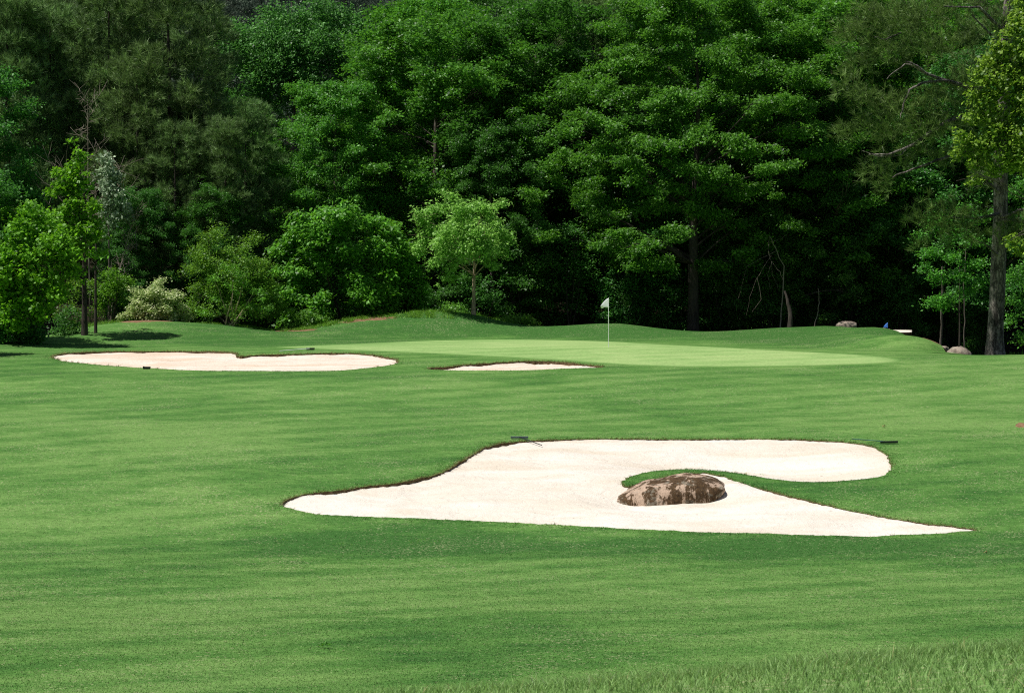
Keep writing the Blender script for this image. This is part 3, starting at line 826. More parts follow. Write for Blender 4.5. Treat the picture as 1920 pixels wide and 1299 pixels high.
# big bright spreading oak
b = ground_point(1300, 136.5)
E_ = px_boughs([(1060, 245, 133, 52), (1120, 222, 134, 46), (1180, 300, 133, 56), (1240, 268, 133, 62), (1310, 248, 133, 62), (1390, 268, 132.5, 62), (1455, 312, 132, 52), (1500, 240, 134, 56),
                (1180, 120, 136, 64), (1250, 60, 136, 72), (1340, 100, 135, 72), (1430, 120, 135, 72), (1520, 150, 135, 60), (1200, 20, 137, 64), (1400, 20, 137, 72), (1300, 180, 134, 72),
                (1480, 190, 134, 56), (1150, 440, 132.5, 44), (1210, 455, 132, 52), (1270, 440, 132, 44), (1195, 498, 132.2, 36), (1240, 492, 132.5, 38), (1120, 400, 134, 44), (1320, 390, 134, 44),
                (1040, 300, 135, 44), (1095, 345, 135, 40), (1560, 110, 136, 56), (1350, 330, 133, 44), (1260, 345, 134, 52), (1080, 150, 137, 50), (1420, 200, 133.5, 50), (1230, 190, 134, 54),
                (1160, 180, 135, 44), (1300, -30, 137, 80), (1500, 60, 137, 64), (1290, 310, 133, 40), (1420, 350, 134, 40), (1490, 420, 135, 34), (1400, 470, 135, 36), (1020, 440, 136, 36),
                (1000, 360, 136.5, 36), (1545, 280, 135, 44), (1210, 390, 135, 40), (1130, 270, 134, 40)], b)
E2 = []
for bx, by, bz, br in E_:
    E2.append((bx, by, bz, br * .72))
    for k in range(3): E2.append((bx + br * rng.normal() * .62, by + br * rng.normal() * .5, bz + br * rng.normal() * .26, br * rng.uniform(.32, .6)))
E_ = np.array(E2)
Eb = env_boughs(302, 150, 7.2, 4.5, 18, .6, 1.2, "oak", Wy=4.0)
Eb[:, 1] += 1.6
tree("oak_tree", "largest bright green oak spreading wide tiers of leaves right of the flagstick", "tree", b, np.concatenate([E_, Eb]), "leaf", "oak", "bark_dark", 15, .36, 302,
     fol=dict(density=912, flat=.27, droop=.22, roll=.20), wd=dict(nlimb=46, start=.3))

# large pine at the right, its boughs reaching far to the left
b = ground_point(1868, 114.5)
G_ = px_boughs([(1600, 60, 112, 41), (1640, 30, 112, 46), (1690, 20, 112, 48), (1740, 30, 113, 48), (1660, 90, 112, 48), (1720, 90, 112, 50), (1780, 80, 113, 48), (1700, 50, 114, 48), (1610, 120, 112, 31),
                (1590, 160, 111, 29), (1625, 180, 111, 34), (1660, 200, 111, 34), (1700, 195, 111, 38), (1740, 190, 111.5, 43), (1790, 160, 113, 48), (1620, 230, 111, 26), (1585, 250, 111, 24), (1650, 250, 111, 36),
                (1690, 240, 111, 41), (1735, 240, 111, 43), (1780, 230, 112, 43), (1640, 320, 111, 31), (1680, 300, 111, 31), (1660, 345, 111, 24), (1740, 285, 112, 36), (1800, 290, 113, 38), (1830, 220, 113, 43),
                (1740, 390, 111, 31), (1780, 400, 111, 36), (1820, 405, 112, 36), (1715, 410, 111, 22), (1750, 430, 111, 26), (1800, 440, 111.5, 31), (1725, 460, 111, 19), (1840, 440, 112, 26),
                (1850, 60, 115, 55), (1900, 40, 115, 55), (1840, 130, 116, 55), (1930, 110, 116, 60), (1900, 440, 113, 31), (1930, 420, 113, 36), (1850, 330, 116, 36), (1950, 300, 116, 48), (1800, 0, 114, 53)], b)
big = tag(empty("pine_tree", b), "largest pine with thick grey plated trunk at the right, bare grey limbs among brownish needles", "tree")
T = Tubes()
zt = [P(1868, p, 114.5)[2] - b[2] for p in (672, 664, 655, 640, 600, 540, 480, 400, 320, 220, 100, 0, -120)]
xt = [P(q, 400, 114.5)[0] - b[0] for q in (1868, 1868, 1867, 1867, 1869, 1871, 1873, 1876, 1876, 1880, 1884, 1888, 1890)]
T.add(np.stack([xt, np.zeros(13), zt], 1), np.array([.50, .46, .42, .38, .345, .33, .33, .315, .30, .27, .24, .21, .17]), 16, 5, .035)
def limb(pix, r0, r1, seed, TT=None, base=None, sides=6):
    bb = b if base is None else base
    p = np.array([np.array(P(*q)) - np.array(bb) for q in pix])
    t = np.linspace(0, 1, len(p)); tt = np.linspace(0, 1, len(p) * 3)
    pp = np.stack([np.interp(tt, t, p[:, i]) for i in range(3)], 1) + np.random.default_rng(seed).normal(size=(len(tt), 3)) * .018
    (TT or T).add(pp, np.linspace(r0, r1, len(tt)), sides, seed, .04)
for k, (pix, r0, r1) in enumerate([
        ([(1880, 130, 114.3), (1830, 170, 113), (1775, 152, 111.5), (1740, 140, 111), (1715, 122, 110.6), (1698, 115, 110.4)], .12, .035), ([(1740, 140, 111), (1700, 118, 110.6), (1670, 140, 110.3), (1663, 148, 110.2)], .04, .012),
        ([(1776, 150, 111.5), (1730, 155, 110.8), (1705, 170, 110.5), (1693, 200, 110.3), (1688, 222, 110.2)], .07, .02), ([(1700, 180, 110.5), (1690, 205, 110.3)], .03, .012),
        ([(1876, 205, 114.3), (1780, 225, 112), (1740, 252, 111), (1700, 278, 110.4), (1665, 290, 110), (1630, 290, 109.8)], .11, .03), ([(1700, 278, 110.4), (1690, 292, 110.2), (1650, 294, 109.9), (1615, 283, 109.7)], .035, .01),
        ([(1876, 270, 114.3), (1790, 290, 112), (1740, 308, 110.8), (1690, 325, 110), (1672, 332, 109.8)], .09, .02), ([(1884, 60, 114.3), (1835, 15, 113), (1770, 12, 112)], .08, .03), ([(1884, 120, 114.3), (1860, 70, 113.4), (1822, 28, 112.5)], .07, .03),
        ([(1874, 400, 114.3), (1830, 410, 112.5), (1760, 405, 111)], .08, .02), ([(1880, 408, 114.2), (1895, 402, 113.5), (1908, 396, 113.2), (1925, 390, 113)], .085, .04), ([(1880, 414, 114.2), (1898, 412, 113.4), (1912, 414, 113.2), (1930, 420, 113)], .09, .05),
        ([(1873, 360, 114.3), (1862, 350, 113.8), (1852, 342, 113.5), (1845, 325, 113.2)], .07, .03), ([(1872, 480, 114.3), (1845, 455, 113), (1825, 452, 112.4), (1815, 470, 112.2)], .05, .015),
        ([(1740, 285, 112), (1720, 245, 111), (1730, 225, 110.8)], .03, .01), ([(1690, 60, 112), (1660, 75, 111), (1640, 70, 110.6)], .03, .01)]):
    limb(pix, r0, r1, 400 + k)
T.build("trunk", M["bark_pine"], big)
needles("crown", G_, M["pine_fresh"], big, 403, density=100, length=.36, width=.022, per=15, flat=.6)

# sweetgum leaning in from the right, in front of the pine
b = ground_point(1990, 108.5)
S_ = px_boughs([(1905, 50, 107, 31), (1925, 90, 107, 48), (1880, 85, 107, 31), (1870, 120, 107, 41), (1850, 145, 107, 34), (1900, 140, 107, 48), (1940, 150, 107, 53), (1835, 175, 107, 24), (1870, 185, 107, 41), (1910, 200, 107, 48),
                (1840, 215, 107, 31), (1880, 240, 107, 43), (1930, 245, 107, 53), (1815, 260, 107, 29), (1850, 270, 107, 38), (1800, 285, 107, 22), (1890, 290, 107, 41), (1830, 305, 107, 26), (1920, 300, 107, 43), (1865, 315, 107.5, 24),
                (1825, 335, 107, 17), (1920, 30, 107.5, 36), (1900, 450, 109, 19), (1915, 470, 109, 22), (1940, 10, 108, 60), (1960, 100, 108, 72), (1980, 220, 108, 72), (2010, 40, 108.5, 72), (2030, 160, 109, 84), (2020, 300, 109, 72)], b)
tree("sweetgum_tree", "glossy leaved tree with yellow tipped leaves overhanging the pine trunk at the right edge", "tree", b, S_, "leaf", "sweetgum", "bark", 11.5, .24, 305,
     fol=dict(density=1064, leaf=.15, ratio=.75, flat=.7, droop=.2, cluster=.13), wd=dict(nlimb=20, start=.45))

# understorey by the pine
b = ground_point(1800, 121)
U_ = px_boughs([(1760, 410, 119, 30), (1790, 440, 119, 32), (1830, 450, 120, 32), (1745, 470, 118.5, 30), (1785, 480, 118.5, 32), (1830, 490, 119, 32), (1760, 520, 118.5, 30), (1800, 515, 118.5, 30), (1745, 565, 118, 30), (1775, 560, 118, 28),
                (1840, 530, 119, 25), (1730, 500, 119, 18), (1765, 575, 118, 21), (1815, 545, 119, 25), (1720, 440, 119.5, 21), (1850, 400, 121, 28), (1810, 390, 121, 28)], b)
tree("understorey_tree", "slim shade-grown sapling with flat bright leaf sprays left of the big pine trunk", "tree", b, U_, "leaf", "oak", "bark_dark", 5.2, .05, 306, fol=dict(density=988, leaf=.12, flat=.3), wd=dict(nlimb=14, start=.4, limb_r=.5))
b = ground_point(1925, 120)
U_ = px_boughs([(1890, 360, 119, 30), (1925, 340, 119, 34), (1895, 520, 118, 26), (1920, 500, 118, 30), (1905, 560, 118, 28), (1930, 580, 118, 30), (1895, 600, 118, 24), (1920, 630, 118, 28), (1945, 540, 119, 36), (1960, 450, 119, 40), (1940, 400, 119, 34)], b)
tree("understorey_tree", "leafy green sapling at the right edge behind the big pine trunk", "tree", b, U_, "leaf", "oak", "bark_dark", 6, .07, 307, fol=dict(density=988, leaf=.12, flat=.45), wd=dict(nlimb=8, start=.3))

# left edge: bright maples, dark tree, silvery tree, dead trees
b = ground_point(62, 117)
K_ = px_boughs([(60, 400, 116, 38), (40, 430, 115.5, 45), (90, 430, 115.5, 42), (20, 470, 115, 50), (70, 470, 115, 50), (120, 470, 115.5, 42), (30, 520, 115, 50), (85, 515, 115, 45), (130, 500, 115.5, 35), (0, 500, 115, 45), (55, 560, 115, 40),
                (10, 560, 115, 45), (100, 550, 115.5, 32), (-30, 450, 116, 50), (-40, 540, 116, 55), (40, 600, 115.5, 32), (0, 610, 116, 38), (80, 590, 116, 25), (-60, 380, 117, 50), (10, 400, 117, 25)], b)
tree("maple_tree", "lower broad bright yellow-green maple with leaf tufts at the left edge", "tree", b, K_, "leaf", "maple", "bark_dark", 4.6, .12, 310, fol=dict(density=1064, leaf=.15, ratio=.85, flat=.6, cluster=.13, droop=.25), wd=dict(nlimb=14, start=.3))
b = ground_point(158, 121)
K_ = px_boughs([(145, 285, 120, 21), (140, 310, 120, 29), (125, 340, 119.5, 31), (110, 355, 119.5, 26), (150, 345, 120, 31), (165, 385, 119.5, 26), (125, 385, 119.5, 34), (155, 420, 119.3, 36), (120, 430, 119.3, 31), (175, 440, 119.5, 23),
                (150, 460, 119.5, 29), (185, 475, 119.8, 13), (95, 400, 120, 29), (175, 410, 119.6, 21), (105, 320, 120, 16)], b)
tree("maple_tree", "taller bright maple with a narrow top and straight dark trunk", "tree", b, K_, "leaf", "maple", "bark_dark", 7.6, .14, 311, fol=dict(density=988, leaf=.15, ratio=.85, flat=.6, cluster=.13, droop=.25), wd=dict(nlimb=12, start=.5, flare=1.15, top=.3))
b = ground_point(179, 121.6)
tree("understorey_tree", "thin dark stem with few leaves just right of the straight maple trunk", "tree", b, px_boughs([(172, 470, 121.5, 14), (190, 480, 121.5, 12), (178, 440, 122, 14)], b), "leaf", "maple", "bark_dark", 4.6, .075, 312, fol=dict(density=684), wd=dict(nlimb=3, start=.6, flare=1.1, top=.4))
b = ground_point(-40, 131)
J_ = env_boughs(313, 62, 3.6, 3.0, 15, .8, 1.4, "oak", Wy=3.4)
tree("shade_tree", "darkest broad tree cut off by the left edge above the bright maple", "tree", b, J_, "leaf", "oak_deep", "bark_dark", 13, .24, 313, fol=dict(density=798), wd=dict(nlimb=20))
b = ground_point(-185, 108)
tree("shade_tree", "nearer low broad tree outside the left edge, level with the left bunker", "tree", b, env_boughs(314, 50, 2.8, 1.2, 5.5, .8, 1.3, "oak"), "leaf", "oak_deep", "bark_dark", 4.8, .16, 314, fol=dict(density=798), wd=dict(nlimb=14))
b = ground_point(-70, 117)
tree("shade_tree", "leafy tree just outside the left edge between the bright maples and the left bunker", "tree", b, env_boughs(316, 70, 2.8, 1.5, 7.5, .6, 1.2, "oak"), "leaf", "oak_deep", "bark_dark", 6.5, .16, 316, fol=dict(density=600), wd=dict(nlimb=14))
b = ground_point(205, 130)
L_ = px_boughs([(200, 300, 129, 19), (210, 325, 129, 26), (200, 345, 129, 24), (220, 355, 129, 24), (205, 375, 129, 26), (225, 385, 129, 22), (215, 405, 129, 24), (190, 320, 129.5, 17), (235, 410, 129.5, 17), (200, 400, 129.5, 17)], b)
tree("silver_leaved_tree", "narrow silvery leaved tree beside the bare dead tree", "tree", b, L_, "leaf", "silver", "bark", 8, .09, 315, fol=dict(density=912, leaf=.17, flat=.6, cluster=.15), wd=dict(nlimb=8, start=.5))

def dead_tree(label, px, Y, top, r0, twigs, seed, lean=0.0):
    base = ground_point(px, Y); H = P(px, top, Y)[2] - base[2]
    root = tag(empty("dead_tree", base), label, "dead tree"); T = Tubes(); r = np.random.default_rng(seed); r0 = r0 * .6
    ax = np.stack([lean * H * np.linspace(0, 1, 10) ** 1.4 + r.normal(size=10) * .03, np.zeros(10), np.linspace(-.1, H, 10)], 1)
    T.add(ax, np.linspace(r0, r0 * .12, 10), 7, seed, .05); T.build("trunk", M["bark_dead"], root)
    T = Tubes()
    for k in range(twigs):
        t = r.uniform(.38, .97); p0 = np.array([np.interp(t * H, ax[:, 2], ax[:, 0]), 0, t * H]); a = r.uniform(0, 2 * np.pi); L = H * r.uniform(.12, .30) * (1.25 - t)
        p1 = p0 + np.array([np.cos(a) * L, np.sin(a) * L * .7, L * r.uniform(.4, 1.3)])
        pp = bent(p0, p1, 7, .2, -.05, seed + k); T.add(pp, np.linspace(r0 * .33 * (1.2 - t), .008, 7), 4)
        for j in range(5):
            s = pp[r.integers(2, 6)]; q = s + r.normal(size=3) * L * .28 + np.array([0, 0, L * .2]); T.add(bent(s, q, 5, .2, 0, seed * 3 + k * 5 + j), np.linspace(.014, .005, 5), 3)
    T.build("branch", M["bark_dead"], root)
    return root
dead_tree("upright bare dead tree with fine grey twigs behind the bright maples", 167, 130, 175, .085, 34, 320)
dead_tree("leaning bare dead tree with fine twigs right of the silvery tree", 205, 129.5, 385, .06, 26, 321, .22)

# shrubs and small trees along the edge of the wood
def bush(kind, label, cat, px, Y, lst, mat, seed, H, r0, stems=4, bark="bark", **fol):
    base = ground_point(px, Y); root = tag(empty(kind, base), label, cat); B = px_boughs(lst, base); T = Tubes(); r = np.random.default_rng(seed)
    for k in range(stems):
        e = B[r.integers(0, len(B))][:3]; T.add(bent(np.array([r.normal() * .18, r.normal() * .15, -.1]), e, 8, .15, 0, seed + k), np.linspace(r0, r0 * .2, 8), 6)
    T.build("trunk" if stems == 1 else "stem", M[bark], root)
    foliage("crown", B, M[mat], root, seed + 5, **fol)
    return root
def grid_boughs(px0, px1, py0, py1, Y, rp, n, seed, dome=True, dy=1.2):
    r = np.random.default_rng(seed); out = []
    while len(out) < n:
        u, v = r.uniform(-1, 1), r.uniform(0, 1)
        if dome and abs(u) > math.sqrt(max(0, 1 - (1 - v) ** 2.2)) * .98 + .04 * r.normal(): continue
        out.append((px0 + (u + 1) / 2 * (px1 - px0), py0 + v * (py1 - py0), Y - dy * (1 - u * u) * r.uniform(0, 1) + .3, rp * r.uniform(.7, 1.2)))
    return out
bush("shrub_tree", "fine leaved rounded shrub tree right of the white flowering shrub", "tree", 432, 128.5, grid_boughs(352, 520, 425, 585, 128.5, 24, 60, 330, dy=2.2), "shrub", 330, 4, .05, 6, density=1178, leaf=.10, flat=.6, cluster=.12)
bush("shrub_tree", "lower feathery shrub with pale slanting stems in front of the rounded shrub tree", "shrub", 428, 126.8, [(430, 500, 126, 22), (455, 520, 126, 24), (400, 520, 126.3, 22), (480, 545, 126, 20), (440, 545, 125.8, 16), (470, 575, 126.2, 16), (405, 560, 126.5, 16), (500, 580, 126.4, 18), (385, 585, 126.6, 16)], "dogwood", 331, 3, .035, 6, "bark_pale", density=1064, leaf=.12, ratio=.35, flat=.5, cluster=.13)
bush("drooping_tree", "dense rounded tree with large drooping leaves left of the small pale tree", "tree", 640, 132.5, grid_boughs(502, 785, 385, 590, 132.5, 32, 88, 332, dy=3.2), "dogwood", 332, 6, .09, 5, "bark_dark", density=817, leaf=.20, ratio=.52, flat=.42, droop=.4, cluster=.17, tilt=.6)
b = ground_point(888, 130.6)
R_ = px_boughs([(850, 372, 130, 27), (820, 390, 129.5, 29), (870, 395, 129, 34), (905, 385, 129.5, 25), (935, 385, 130, 18), (800, 415, 129.5, 27), (840, 425, 128.6, 36), (890, 430, 128.6, 34), (930, 415, 129.3, 27), (945, 440, 129.5, 22), (795, 445, 129.5, 25),
                (830, 465, 129, 31), (875, 465, 128.5, 34), (915, 460, 129, 29), (945, 468, 129.5, 20), (815, 495, 129.5, 22), (850, 500, 129.3, 22), (920, 490, 129.4, 22), (845, 520, 129.6, 13), (790, 470, 130, 18), (870, 420, 131.5, 45), (840, 450, 131.5, 40), (910, 440, 131.5, 40)], b)
tree("pale_tree", "small pale yellow-green tree with one slim tan trunk on the mound", "tree", b, R_, "leaf", "pale", "bark_pale", 3.4, .10, 333, fol=dict(density=1500, leaf=.145, ratio=.5, flat=.6, droop=.25, cluster=.12, tilt=.7), wd=dict(nlimb=16, start=.55, flare=1.3, top=.5, limb_r=.5))
bush("flowering_shrub", "low white flowering shrub at the edge of the wood above the left bunker", "shrub", 290, 127.5, grid_boughs(236, 352, 526, 599, 127.5, 15, 62, 334), "flower", 334, 1.6, .03, 5, density=1444, leaf=.10, ratio=.7, flat=.5, cluster=.1)
bush("understorey_shrub", "small dark dogwood bush left of the white flowering shrub", "shrub", 215, 128.2, grid_boughs(182, 250, 505, 575, 128.5, 16, 26, 335), "dogwood", 335, 2.4, .04, 4, "bark_dark", density=1064, leaf=.11)
bush("understorey_shrub", "yellow-green bush between the maple trunk and the dark dogwood bush", "shrub", 150, 129, grid_boughs(105, 205, 520, 600, 129, 16, 24, 336), "shrub", 336, 2.2, .03, 5, "bark_dark", density=798, leaf=.10)
bush("understorey_shrub", "bright upright sapling under the right side of the drooping tree", "shrub", 715, 131.6, grid_boughs(672, 740, 525, 598, 131.3, 15, 22, 337), "shrub", 337, 2.2, .025, 4, density=1178, leaf=.12)
bush("understorey_shrub", "low feathery fern-like bush at the foot of the mound right of the tan trunk", "shrub", 965, 133, grid_boughs(935, 1000, 588, 612, 132.4, 12, 18, 338), "weed", 338, .8, .015, 4, density=1520, leaf=.12, ratio=.35)
bush("understorey_shrub", "small leafy weed bush on the mound left of the tan trunk", "shrub", 838, 132.6, grid_boughs(815, 868, 568, 592, 132.2, 10, 14, 339), "weed", 339, .8, .015, 4, density=1520, leaf=.11)
bush("understorey_shrub", "leafy weed bush beside the bare clay under the drooping tree", "shrub", 565, 129.5, grid_boughs(528, 612, 580, 612, 129.3, 12, 24, 340), "weed", 340, .8, .015, 5, density=1368, leaf=.10)
bush("understorey_shrub", "dense dark thicket in shade under the bright maple at the left edge", "shrub", 15, 117.5, grid_boughs(-60, 92, 575, 655, 117, 24, 44, 341, dy=2), "oak_deep", 341, 1.6, .03, 6, "bark_dark", density=620, leaf=.12)
bush("understorey_shrub", "small dark shrub in shade at the foot of the straight maple trunk", "shrub", 118, 121.8, grid_boughs(88, 150, 572, 628, 121.5, 15, 22, 342, dy=1), "oak_deep", 342, 1.2, .02, 5, "bark_dark", density=620, leaf=.11)
SH = [(985, 470, 600, 137.5, 34, "shaded sapling right of the small pale tree"), (1065, 430, 610, 138.5, 38, "shaded sapling behind and left of the flagstick"), (1160, 520, 612, 138.5, 30, "low dark sapling directly behind the flag"),
      (1245, 530, 618, 139, 28, "low dark sapling left of the spreading oak's trunk"), (1365, 500, 616, 138.8, 30, "dim sapling right of the spreading oak's trunk"), (1450, 440, 612, 138, 30, "shaded sapling draped with dead twigs left of the ridge stump"),
      (1600, 420, 606, 140, 36, "dim sapling behind the flat-topped boulder"), (905, 520, 598, 136.5, 26, "shaded sapling behind the tan trunk"), (760, 540, 590, 135.5, 26, "dark sapling between the drooping tree and the tan trunk")]
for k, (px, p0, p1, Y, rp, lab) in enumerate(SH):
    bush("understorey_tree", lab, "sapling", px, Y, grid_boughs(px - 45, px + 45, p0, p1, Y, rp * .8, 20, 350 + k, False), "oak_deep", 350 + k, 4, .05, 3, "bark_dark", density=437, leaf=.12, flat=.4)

# dead hanging limb, stump-like trunk and thin stems in the dark under the canopy
base = ground_point(1455, 134.8); root = tag(empty("dead_tree", base), "dead snag with pale hanging twigs in the dark right of the spreading oak", "dead tree"); T = Tubes()
limb([(1462, 616, 134.8), (1468, 560, 134.6), (1470, 500, 134.4), (1455, 470, 134), (1443, 442, 133.6)], .035, .015, 500, T, base)
T.build("trunk", M["bark_dead"], root); T = Tubes()
for k, pix in enumerate([[(1443, 442, 133.6), (1440, 470, 133.3), (1446, 490, 133.2), (1450, 520, 133.1), (1460, 540, 133)], [(1443, 455, 133.6), (1465, 448, 133.2), (1475, 440, 133)], [(1446, 490, 133.2), (1440, 515, 133), (1445, 540, 133)], [(1446, 480, 133.2), (1420, 520, 133), (1405, 560, 132.9), (1400, 590, 132.8)],
                         [(1420, 520, 133), (1428, 560, 132.9), (1410, 585, 132.8)], [(1455, 470, 134), (1400, 500, 133.5), (1385, 560, 133.2)], [(1446, 490, 133.2), (1462, 510, 133), (1470, 530, 133)]]): limb(pix, .007, .003, 510 + k, T, base, 4)
T.build("branch", M["bark_dead"], root)
def stem(label, pix, r0, r1, mat, seed, kind="bare_trunk"):
    base = ground_point(pix[0][0], pix[0][2]); T = Tubes()
    pix = [(pix[0][0], pix[0][1] + 10, pix[0][2])] + pix
    limb(pix, r0, r1, seed, T, base, 8); o = T.build(kind, M[mat]); o.location = base
    tag(o, label, "trunk"); return o
stem("leaning torn grey trunk standing on the ridge left of the flat-topped boulder", [(1482, 613, 131.6), (1481, 590, 131.7), (1477, 565, 131.8), (1472, 545, 132)], .17, .05, "bark_dark", 520)
stem("thin crooked pale stem in the dark between the grey trunk and the boulder", [(1527, 612, 133.5), (1533, 590, 133.5), (1536, 565, 133.5), (1535, 540, 133.5)], .03, .015, "bark_dead", 521)
stem("dark twin stem left of the pale thin stem under the sapling", [(1763, 655, 124.5), (1765, 620, 124.4), (1766, 580, 124.2), (1768, 500, 124)], .08, .05, "bark", 522)
stem("thin pale straight stem near the rounded boulder", [(1808, 660, 121.5), (1808, 620, 121.5), (1807, 570, 121.5), (1809, 500, 121.5), (1812, 420, 121.5)], .036, .024, "bark", 523)
stem("dark straight trunk in shade left of the flagstick", [(1008, 612, 141), (1009, 570, 141), (1010, 420, 141), (1012, 280, 141)], .10, .07, "bark_dark", 524)
stem("dark thick trunk in shade close behind the flag", [(1078, 612, 142), (1080, 560, 142), (1080, 420, 142), (1086, 250, 142)], .2, .15, "bark_dark", 525)

# shade-grown saplings filling the dark gap under the canopy
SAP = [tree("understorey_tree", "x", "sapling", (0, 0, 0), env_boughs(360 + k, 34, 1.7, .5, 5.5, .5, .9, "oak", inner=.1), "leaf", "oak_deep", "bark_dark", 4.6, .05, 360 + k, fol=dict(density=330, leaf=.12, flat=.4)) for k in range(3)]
r = np.random.default_rng(78)
for Y, st in ((139.5, 95), (143.5, 80), (148, 90)):
    for px in np.arange(300, 1860, st): put(SAP[r.integers(0, 3)], "shaded sapling in the dark gap beneath the tall crowns of the wood", px + r.uniform(-30, 30), Y + r.uniform(-1.5, 1.5), r.uniform(.7, 1.15), r.uniform(0, 6.28), "shaded saplings under the tall crowns")

# rows behind, sharing the meshes
r = np.random.default_rng(77)
for row, (Y, step) in enumerate(((152, 150), (162, 165), (176, 190))):
    for px in np.arange(-260 + 60 * row, 2240, step):
        px = px + r.uniform(-45, 45); left = px < 430
        pr = (PINES[r.integers(0, 3)] if (left or r.uniform() < .15) else OAKS[r.integers(0, 4)])
        pine = pr in PINES
        s = r.uniform(.9, 1.1)
        if 375 < px < 705: s *= .62
        put(pr, "dark pine standing deep in the wood with only bits of its crown showing" if pine else "leafy green tree standing deep in the wood with only bits of its crown showing", px, Y + r.uniform(-3, 3), s, r.uniform(0, 6.28), GP if pine else GB)
for Y in (192, 206, 220, 236, 252, 270, 290):
    for px in np.arange(-60, 1000, 105 if Y < 220 else 88):
        put(FAR, "small dark conifer on the hillside seen over the tops of the wood", px + r.uniform(-40, 40), Y + r.uniform(-9, 9), r.uniform(.9, 1.3), r.uniform(0, 6.28), GH)

# ------------------------------------------------------------------ weeds and ground cover
def cover(name, px0, px1, f, Yr, n, h, w, mat, seed):
    r = np.random.default_rng(seed); px = r.uniform(px0, px1, n); Y = r.uniform(Yr[0], Yr[1], n) if not callable(Yr) else Yr(px, r)
    x = (px - 960) / F * Y
    t = (px - px0) / (px1 - px0); kp = r.uniform(0, 1, n) < np.minimum(1, 5 * np.minimum(t, 1 - t)) * (.55 + .45 * np.sin(px * .11 + np.sin(px * .047) * 3))
    return blades(name, on_ground(x[kp], Y[kp]), h, w, M[mat], lean=1.1, seg=2, seed=seed)
def ridge_band(a, b_): return lambda px, r: np.interp((px - 960) / F * 130, ridge_x, ridge_y) + r.uniform(a, b_, len(px))
cover("weed_grass", 505, 860, None, ridge_band(-2.4, .8), 20000, .13, .03, "weed", 600)
cover("weed_grass", 330, 520, None, ridge_band(-.6, 1.0), 5000, .10, .025, "weed", 601)
cover("weed_grass", 120, 350, None, ridge_band(-.8, 1.6), 5000, .16, .03, "weed", 602)
cover("weed_grass", 1880, 1990, None, lambda px, r: r.uniform(113.4, 114.6, len(px)), 2600, .2, .03, "weed", 603)
cover("weed_grass", 780, 1000, None, ridge_band(.2, 1.6), 4000, .16, .03, "weed", 604)

# ------------------------------------------------------------------ rocks
def rock(name, label, base, size, seed, mat, skew=0.0, prof=None, ncol=40, nrow=22, rough=.05, power=2.6):
    """half-buried stone: a skewed, dented super-ellipsoid"""
    r = np.random.default_rng(seed); sx, sy, sz = size
    ph = r.uniform(0, 6.28, (6, 3)); fr = r.uniform(1.0, 4.5, (6, 3))
    V = []
    for i in range(nrow + 1):
        el = -math.pi * .22 + (math.pi * .72) * i / nrow
        for j in range(ncol):
            a = 2 * math.pi * j / ncol
            c, s = math.cos(a), math.sin(a); ce, se = math.cos(el), math.sin(el)
            f = lambda t, p: math.copysign(abs(t) ** (2 / p), t)
            x, y, z = f(c, power) * f(ce, power), f(s, power) * f(ce, power), f(se, power)
            d = sum(math.sin(fr[k, 0] * x * 2 + ph[k, 0]) * math.sin(fr[k, 1] * y * 2 + ph[k, 1]) * math.cos(fr[k, 2] * z * 2 + ph[k, 2]) for k in range(6)) * rough
            d += r.normal() * rough * .12
            zz = z * (prof(x) if prof else 1)
            V.append(((x * (1 + d) + skew * max(z, 0)) * sx, y * (1 + d) * sy, zz * (1 + d) * sz))
    Q = [(i * ncol + j, i * ncol + (j + 1) % ncol, (i + 1) * ncol + (j + 1) % ncol, (i + 1) * ncol + j) for i in range(nrow) for j in range(ncol)]
    o = np_mesh(name, V, Q, M[mat], smooth=True); o.location = base
    return tag(o, label, "rock")
bp = P(1248, 945, 72.6)
bp = P(1218, 944, 72.6)
rock("boulder", "streaked brown and cream boulder buried in the sand under the grass tongue", (bp[0] + .08, 72.45, bp[2] - .12), (1.98, 1.15, .83), 711, "rock", .10,
     lambda x: float(np.interp(x, [-1, -.75, -.45, -.15, .3, .7, 1], [.05, .28, .66, .92, 1.02, 1.02, .98])), 56, 30, .026, 3.4).rotation_euler = (0, -.07, -.12)
x, y, z = ground_point(1587, 132); rock("boulder", "flat-topped tan boulder on the ridge behind the green", (x, y, P(1587, 612, 132)[2] - .05), (.50, .45, .30), 702, "boulder", 0, None, 30, 16, .05, 3.2)
x, y, z = ground_point(1800, 116.6); rock("boulder", "rounded tan boulder at the end of the ridge left of the big pine", (x, y, P(1800, 668, 116.6)[2] - .05), (.54, .5, .46), 703, "boulder", -.1, None, 30, 16, .05, 2.2)
x, y, z = ground_point(1768, 121); rock("stone", "small flat stone on the ridge slope left of the rounded boulder", (x, y, P(1766, 652, 121)[2] - .06), (.28, .3, .14), 704, "boulder", 0, None, 24, 12, .06)
x, y, z = ground_point(1655, 130); rock("stone", "low pale stone on the crest just left of the blue flag", (x, y, P(1650, 617, 130)[2] - .05), (.26, .3, .10), 705, "boulder", 0, None, 24, 12, .06)
x, y, z = ground_point(1667, 130); rock("stone", "small dark stone at the foot of the blue flag", (x, y, P(1668, 620, 130)[2] - .05), (.12, .15, .13), 706, "rock", 0, None, 24, 12, .06)

